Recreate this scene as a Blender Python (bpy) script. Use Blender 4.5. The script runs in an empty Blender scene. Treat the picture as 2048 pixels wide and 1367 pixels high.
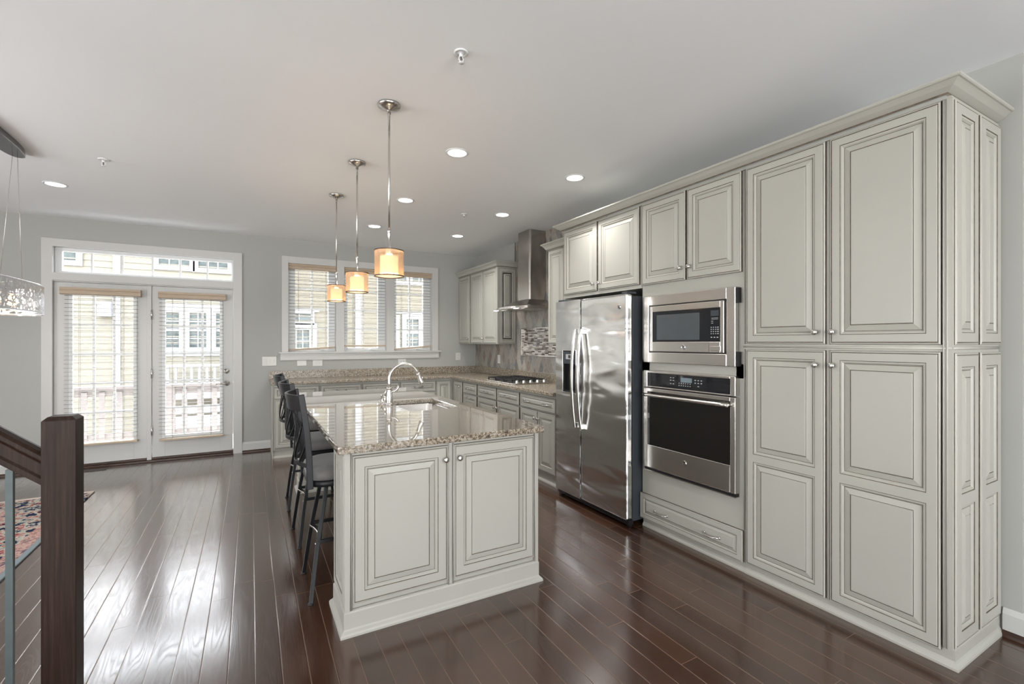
import bpy, bmesh, math, random
from mathutils import Vector, Matrix
from math import sin, cos, pi, radians, sqrt, atan2

S = bpy.context.scene
C = S.collection
random.seed(7)

# ------------------------------------------------------------------ camera
CAMZ = 1.40
cam_d = bpy.data.cameras.new('camera')
cam = bpy.data.objects.new('camera', cam_d)
C.objects.link(cam)
cam.location = (0, 0, CAMZ)
cam.rotation_euler = (radians(90), 0, radians(-29.2))
cam_d.sensor_fit = 'HORIZONTAL'
cam_d.sensor_width = 36.0
cam_d.lens = 934.0 / 2048.0 * 36.0
cam_d.clip_start = 0.02
S.camera = cam

# ------------------------------------------------------------------ colour management and exposure
S.view_settings.view_transform = 'Standard'
S.view_settings.look = 'None'
S.view_settings.exposure = 0.45
S.view_settings.gamma = 1.0
S.view_settings.use_curve_mapping = False
S.cycles.use_denoising = True
S.cycles.max_bounces = 10
S.cycles.diffuse_bounces = 5
S.cycles.glossy_bounces = 5
S.cycles.transparent_max_bounces = 16
S.cycles.transmission_bounces = 6
S.cycles.sample_clamp_indirect = 8.0
S.cycles.caustics_reflective = False
S.cycles.caustics_refractive = False

# ------------------------------------------------------------------ sky
SKY = 12.0
w = bpy.data.worlds.new('sky')
S.world = w
w.use_nodes = True
wn = w.node_tree
wn.nodes.clear()
wo = wn.nodes.new('ShaderNodeOutputWorld')
wb = wn.nodes.new('ShaderNodeBackground')
wt = wn.nodes.new('ShaderNodeTexCoord')
ws = wn.nodes.new('ShaderNodeSeparateXYZ')
wr = wn.nodes.new('ShaderNodeValToRGB')
wn.links.new(wt.outputs['Generated'], ws.inputs[0])
wn.links.new(ws.outputs['Z'], wr.inputs[0])
wr.color_ramp.elements[0].position = 0.0
wr.color_ramp.elements[0].color = (1.0, 1.0, 1.0, 1)
wr.color_ramp.elements[1].position = 0.9
wr.color_ramp.elements[1].color = (0.82, 0.91, 1.0, 1)
wn.links.new(wr.outputs[0], wb.inputs[0])
wb.inputs[1].default_value = SKY
wn.links.new(wb.outputs[0], wo.inputs[0])

# ------------------------------------------------------------------ sun, high over the right-hand gable: lights the ground and deck between the houses
sd_ = bpy.data.lights.new('sun', 'SUN')
sd_.energy = 40.0
sd_.angle = radians(2.0)
sd_.color = (1.0, 0.97, 0.92)
sun = bpy.data.objects.new('sun', sd_)
C.objects.link(sun)
sun.location = (12, 9, 14)
sun.rotation_euler = Vector((-cos(radians(56)), -0.02, -sin(radians(56)))).to_track_quat('-Z', 'Y').to_euler()

# ------------------------------------------------------------------ sky portals of the windows added out of view to light the room (left wall, wall behind the camera)
def window_light(loc, rot, sx, sy):
    # sky portal: guides the sampling of the real sky through an added opening, adds no light
    d = bpy.data.lights.new('sky_portal', 'AREA')
    d.shape = 'RECTANGLE'
    d.size, d.size_y = sx, sy
    d.cycles.is_portal = True
    o = bpy.data.objects.new('sky_portal', d)
    C.objects.link(o)
    o.location = loc
    o.rotation_euler = rot
    return o

XL, XR, YB, YF, ZC = -4.40, 3.155, 6.83, -3.20, 2.755
FAR_X = 4.60
YEND = 0.742
LEFT_FILL_WINDOWS = [(0.60, 1.75), (2.65, 3.95)]          # y ranges on the left wall; unseen windows added and sized for fill light
FRONT_FILL_WINDOWS = [(-3.2, -1.0), (0.2, 2.4)]       # x ranges on the wall behind the camera, likewise added for fill light
WZ0, WZ1 = 0.50, 2.36
for a, b in LEFT_FILL_WINDOWS:
    window_light((XL - 0.05, (a + b) / 2, (WZ0 + WZ1) / 2), (0, radians(-90), 0), WZ1 - WZ0, b - a)
for a, b in FRONT_FILL_WINDOWS:
    window_light(((a + b) / 2, YF - 0.05, (WZ0 + WZ1) / 2), (radians(90), 0, 0), b - a, WZ1 - WZ0)

# sky portals on the glazed openings of the back wall
def portal(x0, x1, z0, z1):
    d = bpy.data.lights.new('sky_portal', 'AREA')
    d.shape = 'RECTANGLE'
    d.size, d.size_y = x1 - x0, z1 - z0
    d.cycles.is_portal = True
    o = bpy.data.objects.new('sky_portal', d)
    C.objects.link(o)
    o.location = ((x0 + x1) / 2, YB + 0.2, (z0 + z1) / 2)
    o.rotation_euler = (radians(-90), 0, 0)

# ------------------------------------------------------------------ node helpers
class NT:
    def __init__(s, name):
        s.m = bpy.data.materials.new(name)
        s.m.use_nodes = True
        s.t = s.m.node_tree
        s.t.nodes.clear()
        s.out = s.t.nodes.new('ShaderNodeOutputMaterial')

    def n(s, typ, **kw):
        nd = s.t.nodes.new('ShaderNode' + typ)
        for k, v in kw.items():
            setattr(nd, k, v)
        return nd

    def l(s, a, b):
        s.t.links.new(a, b)

    def setin(s, sock, v):
        if hasattr(v, 'is_linked') or hasattr(v, 'links'):
            s.l(v, sock)
        else:
            sock.default_value = v

    def math(s, op, a, b=None, c=None):
        nd = s.n('Math', operation=op)
        s.setin(nd.inputs[0], a)
        if b is not None:
            s.setin(nd.inputs[1], b)
        if c is not None:
            s.setin(nd.inputs[2], c)
        return nd.outputs[0]

    def coords(s):
        # object coordinates: parts are built in world metres, so they coincide with the place
        tc = s.n('TexCoord')
        return tc.outputs['Object']

    def sep(s, v):
        nd = s.n('SeparateXYZ')
        s.l(v, nd.inputs[0])
        return nd.outputs

    def comb(s, x, y, z):
        nd = s.n('CombineXYZ')
        for i, v in enumerate((x, y, z)):
            s.setin(nd.inputs[i], v)
        return nd.outputs[0]

    def scale(s, v, sc):
        nd = s.n('Mapping')
        nd.inputs['Scale'].default_value = sc
        s.l(v, nd.inputs[0])
        return nd.outputs[0]

    def noise(s, v, scale, detail=3.0, rough=0.55, dist=0.0):
        nd = s.n('TexNoise')
        s.l(v, nd.inputs['Vector'])
        nd.inputs['Scale'].default_value = scale
        nd.inputs['Detail'].default_value = detail
        nd.inputs['Roughness'].default_value = rough
        nd.inputs['Distortion'].default_value = dist
        return nd.outputs['Fac']

    def ramp(s, f, stops, interp='LINEAR'):
        nd = s.n('ValToRGB')
        cr = nd.color_ramp
        cr.interpolation = interp
        while len(cr.elements) < len(stops):
            cr.elements.new(0.5)
        for e, (p, c) in zip(cr.elements, stops):
            e.position = p
            e.color = tuple(c) + (1,) if len(c) == 3 else c
        s.l(f, nd.inputs[0])
        return nd.outputs[0]

    def mix(s, f, a, b, mode='MIX'):
        nd = s.n('MixRGB', blend_type=mode)
        s.setin(nd.inputs[0], f)
        for i, v in ((1, a), (2, b)):
            if isinstance(v, tuple):
                nd.inputs[i].default_value = v + (1,) if len(v) == 3 else v
            else:
                s.l(v, nd.inputs[i])
        return nd.outputs[0]

    def bump(s, h, strength=0.3, dist=0.002, prev=None):
        nd = s.n('Bump')
        nd.inputs['Strength'].default_value = strength
        nd.inputs['Distance'].default_value = dist
        s.l(h, nd.inputs['Height'])
        if prev is not None:
            s.l(prev, nd.inputs['Normal'])
        return nd.outputs[0]

    def bsdf(s, color=None, rough=0.5, metal=0.0, spec=0.5, normal=None, **kw):
        b = s.n('BsdfPrincipled')
        if color is not None:
            if isinstance(color, tuple):
                b.inputs['Base Color'].default_value = color + (1,)
            else:
                s.l(color, b.inputs['Base Color'])
        s.setin(b.inputs['Roughness'], rough)
        b.inputs['Metallic'].default_value = metal
        b.inputs['Specular IOR Level'].default_value = spec
        if normal is not None:
            s.l(normal, b.inputs['Normal'])
        for k, v in kw.items():
            s.setin(b.inputs[k], v)
        s.l(b.outputs[0], s.out.inputs[0])
        return b


def paint(name, col, rough=0.45, var=0.04, scale=3.0, spec=0.4):
    t = NT(name)
    v = t.coords()
    f = t.noise(v, scale, 4)
    c2 = tuple(max(0, c * (1 - var)) for c in col)
    c1 = tuple(min(1, c * (1 + var)) for c in col)
    t.bsdf(t.ramp(f, [(0.3, c2), (0.7, c1)]), rough, 0, spec)
    return t.m


def metal(name, col, rough=0.28, stretch=(1, 1, 60), wav=0.0, wscale=(1.2, 1.2, 5), brush=0.05):
    t = NT(name)
    v = t.coords()
    f = t.noise(t.scale(v, stretch), 9, 2)
    r = t.math('MULTIPLY_ADD', f, brush * 2, rough - brush)
    nb = t.bump(f, 0.02, 0.0008)
    if wav:
        f2 = t.noise(t.scale(v, wscale), 1.0, 1.5, 0.45, 0.4)
        nb = t.bump(f2, 1.0, wav, nb)
    t.bsdf(t.ramp(f, [(0.25, tuple(c * .94 for c in col)), (0.75, col)]), r, 1.0, 0.5, nb)
    return t.m


M = {}
CREAM = (0.405, 0.396, 0.352)
M['paint'] = paint('antique_cream_paint', CREAM, 0.38, 0.025, 2.2)
M['glaze'] = paint('brown_glaze_in_grooves', (0.105, 0.082, 0.058), 0.5, 0.45, 30)
M['ceiling'] = paint('white_ceiling_paint', (0.91, 0.93, 0.94), 0.9, 0.006, 0.8, 0.1)
M['wall'] = paint('warm_grey_wall_paint', (0.39, 0.392, 0.370), 0.85, 0.02, 0.9, 0.15)
M['trim'] = paint('white_trim_paint', (0.53, 0.528, 0.508), 0.35, 0.015, 2)
M['vinyl'] = paint('white_vinyl_frame', (0.70, 0.71, 0.71), 0.4, 0.01, 4)
M['plate'] = paint('white_wall_plate_plastic', (0.62, 0.61, 0.585), 0.3, 0.01, 20)
M['slot'] = paint('dark_slot', (0.05, 0.05, 0.05), 0.6, 0.1, 20)
M['slat'] = paint('white_blind_slat', (0.33, 0.315, 0.29), 0.4, 0.03, 12)
M['oak'] = None
M['blackmetal'] = paint('black_powder_coated_metal', (0.007, 0.0075, 0.009), 0.38, 0.15, 40, 0.30)
M['greymetal'] = paint('grey_green_baluster_metal', (0.085, 0.105, 0.105), 0.4, 0.08, 20)
M['bodygrey'] = paint('dark_appliance_side', (0.035, 0.042, 0.05), 0.45, 0.06, 10)
M['black'] = paint('black_plastic', (0.012, 0.012, 0.013), 0.4, 0.1, 10)
M['iron'] = paint('black_cast_iron', (0.018, 0.018, 0.019), 0.55, 0.2, 60)
M['steel'] = metal('brushed_stainless', (0.64, 0.61, 0.575), 0.26, (0.5, 0.5, 70), 0.0, (1, 1, 1), 0.02)
M['fridge'] = metal('wavy_stainless_door', (0.70, 0.70, 0.70), 0.19, (1, 1, 55), 0.03, (0.6, 1.5, 5.5), 0.02)
M['hood'] = metal('hood_stainless', (0.46, 0.43, 0.40), 0.22, (1, 1, 40))
M['nickel'] = metal('brushed_nickel', (0.62, 0.60, 0.57), 0.24, (1, 1, 1), 0, (1, 1, 1), 0.01)
M['chrome'] = metal('polished_chrome', (0.80, 0.80, 0.80), 0.10, (1, 1, 1), 0, (1, 1, 1), 0.01)
M['darkchrome'] = metal('dark_polished_chrome', (0.20, 0.20, 0.205), 0.12, (1, 1, 1), 0, (1, 1, 1), 0.01)
M['bronze'] = metal('dark_bronze_rim', (0.16, 0.12, 0.10), 0.35, (1, 1, 1))
M['shoewood'] = paint('dark_wood_shoe', (0.045, 0.022, 0.014), 0.3, 0.3, 15)
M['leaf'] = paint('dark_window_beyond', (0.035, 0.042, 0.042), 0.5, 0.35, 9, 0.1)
M['trimout'] = paint('exterior_white_trim', (0.104, 0.106, 0.109), 0.6, 0.02, 2)
M['siding'] = paint('pale_yellow_clapboard', (0.076, 0.070, 0.054), 0.65, 0.03, 1.5)
M['sidingdim'] = paint('dimmed_yellow_clapboard', (0.050, 0.044, 0.030), 0.65, 0.03, 1.5)  # same yellow siding, darkened in colour for its dimmer kitchen-window exposure
M['deck'] = paint('weathered_grey_deck', (0.145, 0.132, 0.132), 0.7, 0.06, 6)
M['deckfloor'] = paint('pale_bounce_deck_boards', (0.50, 0.48, 0.45), 0.8, 0.06, 6)  # unseen deck floor, paled to bounce daylight onto the ceiling
M['roof'] = paint('grey_roof_shingle', (0.22, 0.21, 0.21), 0.9, 0.2, 8)
M['ground'] = paint('pale_concrete_ground', (0.42, 0.41, 0.39), 0.9, 0.1, 1)
M['box'] = paint('white_vent_hood_paint', (0.105, 0.11, 0.122), 0.5, 0.02, 5)


def m_wood_valance():
    t = NT('light_tan_valance_wood')
    v = t.coords()
    f = t.noise(t.scale(v, (2, 30, 60)), 4, 4)
    t.bsdf(t.ramp(f, [(0.3, (0.40, 0.31, 0.22)), (0.7, (0.48, 0.385, 0.285))]), 0.5)
    return t.m
M['valance'] = m_wood_valance()


def m_dark_oak():
    t = NT('dark_stained_oak_post')
    v = t.coords()
    f = t.noise(t.scale(v, (60, 60, 2.2)), 1.6, 6, 0.7)
    g = t.noise(t.scale(v, (9, 9, 3.5)), 1.8, 3, 0.5)
    c = t.ramp(f, [(0.34, (0.007, 0.005, 0.0045)), (0.55, (0.024, 0.014, 0.011)), (0.75, (0.060, 0.037, 0.029))])
    c = t.mix(t.math('MULTIPLY', g, 0.6), c, (0.035, 0.016, 0.009))
    t.bsdf(c, 0.45, 0, 0.18, t.bump(f, 0.35, 0.0015))
    return t.m
M['oak'] = m_dark_oak()


def m_floor():
    t = NT('dark_hardwood_planks')
    x, y, z = t.sep(t.coords())[0:3]
    PW, L = 0.101, 1.25
    px = t.math('DIVIDE', t.math('ADD', x, 0.086 + 101 * 0.1), PW)
    ix = t.math('FLOOR', px)
    fx = t.math('FRACT', px)
    w1 = t.n('TexWhiteNoise', noise_dimensions='1D')
    t.l(ix, w1.inputs['W'])
    yo = t.math('ADD', t.math('DIVIDE', y, L), t.math('MULTIPLY', w1.outputs[0], 7.3))
    iy = t.math('FLOOR', yo)
    fy = t.math('FRACT', yo)
    w2 = t.n('TexWhiteNoise', noise_dimensions='2D')
    t.l(t.comb(ix, iy, 0.0), w2.inputs['Vector'])
    r = w2.outputs[0]
    # grain: cathedral rings, stretched along the plank and different on each plank
    off = t.math('MULTIPLY', r, 41.0)
    gv = t.comb(t.math('MULTIPLY_ADD', x, 9.0, off), t.math('MULTIPLY_ADD', y, 0.9, off), t.math('MULTIPLY', r, 9.0))
    big = t.noise(gv, 1.0, 2.0, 0.45, 0.3)
    rings = t.math('ABSOLUTE', t.math('SINE', t.math('MULTIPLY', big, 62.0)))
    pv = t.comb(t.math('MULTIPLY_ADD', x, 220.0, off), t.math('MULTIPLY', y, 7.0), off)
    pore = t.noise(pv, 1.0, 3.0, 0.6)
    grain = t.math('MULTIPLY', t.math('POWER', rings, 0.6), t.math('MULTIPLY_ADD', pore, 0.8, 0.35))
    base = t.ramp(r, [(0.0, (0.042, 0.0170, 0.0085)), (0.45, (0.060, 0.0245, 0.0120)), (0.8, (0.076, 0.0320, 0.0155)), (1.0, (0.053, 0.0195, 0.0092))])
    col = t.mix(t.math('MULTIPLY', t.math('SUBTRACT', 1.0, grain), 0.55), base, (0.018, 0.0085, 0.006))
    # joints; their pale colour stands in for light caught on the bevels
    ex = t.math('ABSOLUTE', t.math('SUBTRACT', fx, 0.5))
    ey = t.math('ABSOLUTE', t.math('SUBTRACT', fy, 0.5))
    jx = t.math('GREATER_THAN', ex, 0.5 - 0.011)
    jy = t.math('GREATER_THAN', ey, 0.5 - 0.0009)
    j = t.math('MAXIMUM', jx, jy)
    col = t.mix(t.math('MULTIPLY', j, 0.85), col, (0.20, 0.135, 0.10))
    # eased plank edges and shallow cupping
    eb = t.n('MapRange', clamp=True)
    t.l(ex, eb.inputs[0])
    eb.inputs[1].default_value = 0.465
    eb.inputs[2].default_value = 0.5
    eb.inputs[3].default_value = 0.0
    eb.inputs[4].default_value = 1.0
    h = t.math('SUBTRACT', t.math('MULTIPLY', grain, 0.13), t.math('MULTIPLY', eb.outputs[0], 1.0))
    und = t.noise(t.comb(t.math('MULTIPLY', x, 5.0), t.math('MULTIPLY', y, 1.4), r), 1.0, 1.0)
    nb = t.bump(h, 0.40, 0.0010)
    nb = t.bump(und, 0.35, 0.003, nb)
    rough = t.math('MULTIPLY_ADD', t.math('SUBTRACT', 1.0, grain), 0.07, 0.20)
    cw = t.math('MULTIPLY_ADD', j, -0.85, 1.0)
    cr = t.math('MULTIPLY_ADD', t.math('SUBTRACT', 1.0, grain), 0.12, 0.11)
    t.bsdf(col, rough, 0, 0.35, nb, **{'Coat Weight': cw, 'Coat Roughness': cr, 'Coat IOR': 1.68, 'Coat Normal': nb})
    return t.m
M['floor'] = m_floor()


def m_granite(name='speckled_brown_granite', polish=1.0):
    t = NT(name)
    v = t.coords()
    big = t.noise(t.scale(v, (3.2, 6.5, 6.5)), 1.6, 4, 0.6, 0.6)
    f = t.noise(v, 75, 5, 0.72, 0.2)
    f2 = t.noise(t.scale(v, (1, 1.5, 1.7)), 130, 3, 0.65)
    vo = t.n('TexVoronoi', feature='F1')
    vo.inputs['Scale'].default_value = 150
    t.l(v, vo.inputs['Vector'])
    base = t.ramp(f, [(0.36, (0.030, 0.024, 0.020)), (0.44, (0.15, 0.115, 0.082)), (0.52, (0.31, 0.255, 0.185)), (0.60, (0.46, 0.42, 0.35)), (0.70, (0.30, 0.30, 0.285))])
    base = t.mix(t.math('MULTIPLY', big, 0.40), base, t.ramp(f2, [(0.35, (0.13, 0.10, 0.072)), (0.6, (0.38, 0.31, 0.225))]))
    dark = t.ramp(f2, [(0.56, (0, 0, 0)), (0.62, (1, 1, 1))])
    nd = t.n('RGBToBW')
    t.l(dark, nd.inputs[0])
    col = t.mix(t.math('MULTIPLY', nd.outputs[0], 0.8), base, (0.035, 0.03, 0.027))
    sp = t.n('SeparateColor')
    t.l(vo.outputs['Color'], sp.inputs[0])
    lt = t.math('GREATER_THAN', sp.outputs[0], 0.86)
    col = t.mix(t.math('MULTIPLY', lt, 0.5), col, (0.56, 0.54, 0.48))
    t.bsdf(col, 0.06 if polish else 0.22, 0, 0.7 if polish else 0.4, **{'Coat Weight': polish, 'Coat Roughness': 0.02, 'Coat IOR': 1.6})
    return t.m
M['granite'] = m_granite()
M['granitewall'] = m_granite('honed_brown_granite', 0.0)


def m_harlequin():
    t = NT('harlequin_slate_tile')
    x, y, z = t.sep(t.coords())[0:3]
    a = t.math('DIVIDE', y, 0.105)
    b = t.math('DIVIDE', z, 0.215)
    p = t.math('ADD', a, b)
    q = t.math('SUBTRACT', a, b)
    wn_ = t.n('TexWhiteNoise', noise_dimensions='2D')
    t.l(t.comb(t.math('FLOOR', p), t.math('FLOOR', q), 0.0), wn_.inputs['Vector'])
    col = t.ramp(wn_.outputs[0], [(0.0, (0.24, 0.21, 0.18)), (0.16, (0.33, 0.30, 0.26)), (0.36, (0.19, 0.195, 0.19)), (0.52, (0.38, 0.355, 0.315)),
                                  (0.7, (0.27, 0.27, 0.26)), (0.82, (0.20, 0.14, 0.10)), (0.90, (0.12, 0.135, 0.14))], 'CONSTANT')
    n = t.noise(t.coords(), 28, 5, 0.65)
    col = t.mix(0.35, col, t.ramp(n, [(0.3, (0.16, 0.14, 0.12)), (0.7, (0.44, 0.41, 0.37))]))
    ea = t.math('ABSOLUTE', t.math('SUBTRACT', t.math('FRACT', p), 0.5))
    eb = t.math('ABSOLUTE', t.math('SUBTRACT', t.math('FRACT', q), 0.5))
    g = t.math('GREATER_THAN', t.math('MAXIMUM', ea, eb), 0.482)
    col = t.mix(g, col, (0.36, 0.33, 0.29))
    t.bsdf(col, 0.42, 0, 0.4, t.bump(t.math('SUBTRACT', n, g), 0.25, 0.002))
    return t.m
M['harlequin'] = m_harlequin()


def m_mosaic():
    t = NT('linear_glass_mosaic')
    x, y, z = t.sep(t.coords())[0:3]
    row = t.math('DIVIDE', z, 0.0165)
    ir = t.math('FLOOR', row)
    w1 = t.n('TexWhiteNoise', noise_dimensions='1D')
    t.l(ir, w1.inputs['W'])
    cl = t.math('ADD', t.math('DIVIDE', y, 0.075), t.math('MULTIPLY', w1.outputs[0], 5.0))
    w2 = t.n('TexWhiteNoise', noise_dimensions='2D')
    t.l(t.comb(ir, t.math('FLOOR', cl), 0.0), w2.inputs['Vector'])
    col = t.ramp(w2.outputs[0], [(0.0, (0.06, 0.042, 0.035)), (0.22, (0.42, 0.385, 0.34)), (0.45, (0.60, 0.57, 0.53)), (0.68, (0.28, 0.255, 0.235)), (0.84, (0.17, 0.145, 0.13))], 'CONSTANT')
    ea = t.math('GREATER_THAN', t.math('ABSOLUTE', t.math('SUBTRACT', t.math('FRACT', row), 0.5)), 0.44)
    eb = t.math('GREATER_THAN', t.math('ABSOLUTE', t.math('SUBTRACT', t.math('FRACT', cl), 0.5)), 0.485)
    g = t.math('MAXIMUM', ea, eb)
    col = t.mix(g, col, (0.40, 0.37, 0.33))
    t.bsdf(col, t.math('MULTIPLY_ADD', g, 0.5, 0.12), 0, 0.6)
    return t.m
M['mosaic'] = m_mosaic()


def m_seat():
    t = NT('grey_microfibre_seat')
    v = t.coords()
    n = t.noise(v, 9, 4, 0.6)
    n2 = t.noise(v, 260, 2)
    t.bsdf(t.ramp(n, [(0.3, (0.125, 0.119, 0.112)), (0.7, (0.18, 0.172, 0.163))]), 0.85, 0, 0.2, t.bump(n2, 0.3, 0.001), **{'Sheen Weight': 0.3})
    return t.m
M['seat'] = m_seat()


def m_rug():
    t = NT('persian_rug_pile')
    v = t.coords()
    x, y, z = t.sep(v)[0:3]
    # distance from the long right edge, bands parallel to it
    d = t.math('SUBTRACT', -1.275, x)
    n = t.noise(t.scale(v, (1, 0.8, 1)), 17, 3, 0.6, 1.6)
    vo = t.n('TexVoronoi', feature='SMOOTH_F1')
    vo.inputs['Scale'].default_value = 13
    t.l(v, vo.inputs['Vector'])
    mot = t.math('ADD', t.math('MULTIPLY', n, 0.75), t.math('MULTIPLY', vo.outputs['Distance'], 0.5))
    navy = t.ramp(mot, [(0.42, (0.016, 0.018, 0.045)), (0.5, (0.05, 0.06, 0.10)), (0.52, (0.33, 0.33, 0.28)), (0.60, (0.42, 0.38, 0.32)), (0.63, (0.30, 0.10, 0.09)), (0.72, (0.02, 0.022, 0.05))], 'CONSTANT')
    red = t.ramp(mot, [(0.42, (0.30, 0.15, 0.125)), (0.52, (0.40, 0.28, 0.245)), (0.62, (0.33, 0.19, 0.165)), (0.68, (0.12, 0.09, 0.12))], 'CONSTANT')
    field = t.ramp(mot, [(0.40, (0.36, 0.19, 0.175)), (0.5, (0.45, 0.37, 0.34)), (0.58, (0.40, 0.27, 0.25)), (0.64, (0.40, 0.39, 0.36)), (0.70, (0.045, 0.05, 0.10))], 'CONSTANT')
    c = t.mix(t.math('GREATER_THAN', d, 0.035), (0.20, 0.235, 0.25), red)
    c = t.mix(t.math('GREATER_THAN', d, 0.125), c, navy)
    c = t.mix(t.math('GREATER_THAN', d, 0.42), c, red)
    c = t.mix(t.math('GREATER_THAN', d, 0.50), c, field)
    dy = t.math('SUBTRACT', 5.72, y)
    c = t.mix(t.math('LESS_THAN', dy, 0.30), c, navy)
    c = t.mix(t.math('LESS_THAN', dy, 0.06), c, (0.50, 0.42, 0.38))
    t.bsdf(c, 0.95, 0, 0.1, t.bump(t.noise(v, 300, 2), 0.4, 0.003))
    return t.m
M['rug'] = m_rug()


def m_glass(name, tint=(1, 1, 1), gl=0.08):
    t = NT(name)
    tr = t.n('BsdfTransparent')
    tr.inputs[0].default_value = tint + (1,)
    g = t.n('BsdfGlossy')
    g.inputs['Roughness'].default_value = 0.02
    lw = t.n('LayerWeight')
    lw.inputs[0].default_value = 0.12
    mx = t.n('MixShader')
    t.l(t.math('MULTIPLY', lw.outputs['Fresnel'], 0.6), mx.inputs[0])
    t.l(tr.outputs[0], mx.inputs[1])
    t.l(g.outputs[0], mx.inputs[2])
    t.l(mx.outputs[0], t.out.inputs[0])
    return t.m
M['glass'] = m_glass('clear_window_glass')


def m_darkglass(name, col, rough=0.04):
    t = NT(name)
    n = t.noise(t.coords(), 6, 2)
    t.bsdf(t.ramp(n, [(0.3, tuple(c * .85 for c in col)), (0.7, col)]), rough, 0, 0.7)
    return t.m
M['ovenglass'] = m_darkglass('dark_oven_glass', (0.010, 0.009, 0.008))
M['mwglass'] = m_darkglass('microwave_mesh_glass', (0.075, 0.088, 0.095), 0.15)
M['panelglass'] = m_darkglass('black_control_glass', (0.012, 0.013, 0.016), 0.05)
M['lcd'] = m_darkglass('pale_lcd', (0.16, 0.21, 0.24), 0.2)
M['mark'] = paint('pale_printed_marking', (0.42, 0.43, 0.44), 0.5, 0.05, 50)


def m_emit(name, col, strength, base=(0.9, 0.9, 0.9)):
    t = NT(name)
    n = t.noise(t.coords(), 20, 2)
    b = t.bsdf(base, 0.5)
    b.inputs['Emission Color'].default_value = col + (1,)
    t.l(t.math('MULTIPLY_ADD', n, strength * 0.1, strength * 0.95), b.inputs['Emission Strength'])
    return t.m
M['lens'] = m_emit('lit_downlight_lens', (1.0, 0.985, 0.95), 4.0)
M['innershade'] = m_emit('lit_linen_inner_shade', (1.0, 0.74, 0.42), 0.85, (0.8, 0.7, 0.55))
M['bulb'] = m_emit('lit_warm_bulb', (1.0, 0.62, 0.28), 3.0)


def m_organza():
    t = NT('sheer_organza_outer_shade')
    v = t.coords()
    tr = t.n('BsdfTransparent')
    tr.inputs[0].default_value = (0.93, 0.86, 0.78, 1)
    d = t.n('BsdfTranslucent')
    d.inputs[0].default_value = (0.66, 0.46, 0.30, 1)
    e = t.n('BsdfDiffuse')
    e.inputs[0].default_value = (0.62, 0.48, 0.36, 1)
    m1 = t.n('MixShader')
    m1.inputs[0].default_value = 0.5
    t.l(d.outputs[0], m1.inputs[1])
    t.l(e.outputs[0], m1.inputs[2])
    mx = t.n('MixShader')
    n = t.noise(v, 240, 2)
    t.l(t.math('MULTIPLY_ADD', n, 0.25, 0.36), mx.inputs[0])
    t.l(tr.outputs[0], mx.inputs[1])
    t.l(m1.outputs[0], mx.inputs[2])
    t.l(mx.outputs[0], t.out.inputs[0])
    return t.m
M['organza'] = m_organza()


def m_lace():
    t = NT('laser_cut_metal_drum')
    tc = t.n('TexCoord')
    u = t.sep(tc.outputs['UV'])
    v = t.comb(u[0], u[1], 0.0)
    vo = t.n('TexVoronoi', feature='DISTANCE_TO_EDGE')
    vo.inputs['Scale'].default_value = 25
    t.l(v, vo.inputs['Vector'])
    vo2 = t.n('TexVoronoi', feature='DISTANCE_TO_EDGE')
    vo2.inputs['Scale'].default_value = 13
    t.l(t.scale(v, (1.0, 1.35, 1)), vo2.inputs['Vector'])
    h = t.math('MINIMUM', t.math('MULTIPLY', vo.outputs['Distance'], 1.0), t.math('MULTIPLY', vo2.outputs['Distance'], 0.8))
    hole = t.math('GREATER_THAN', h, 0.075)
    ed = t.math('LESS_THAN', t.math('ABSOLUTE', t.math('SUBTRACT', u[1], 0.1)), 0.088)
    hole = t.math('MULTIPLY', hole, ed)
    b = t.n('BsdfPrincipled')
    b.inputs['Base Color'].default_value = (0.62, 0.62, 0.64, 1)
    b.inputs['Metallic'].default_value = 1.0
    b.inputs['Roughness'].default_value = 0.22
    tr = t.n('BsdfTransparent')
    mx = t.n('MixShader')
    t.l(hole, mx.inputs[0])
    t.l(b.outputs[0], mx.inputs[1])
    t.l(tr.outputs[0], mx.inputs[2])
    t.l(mx.outputs[0], t.out.inputs[0])
    return t.m
M['lace'] = m_lace()

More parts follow.
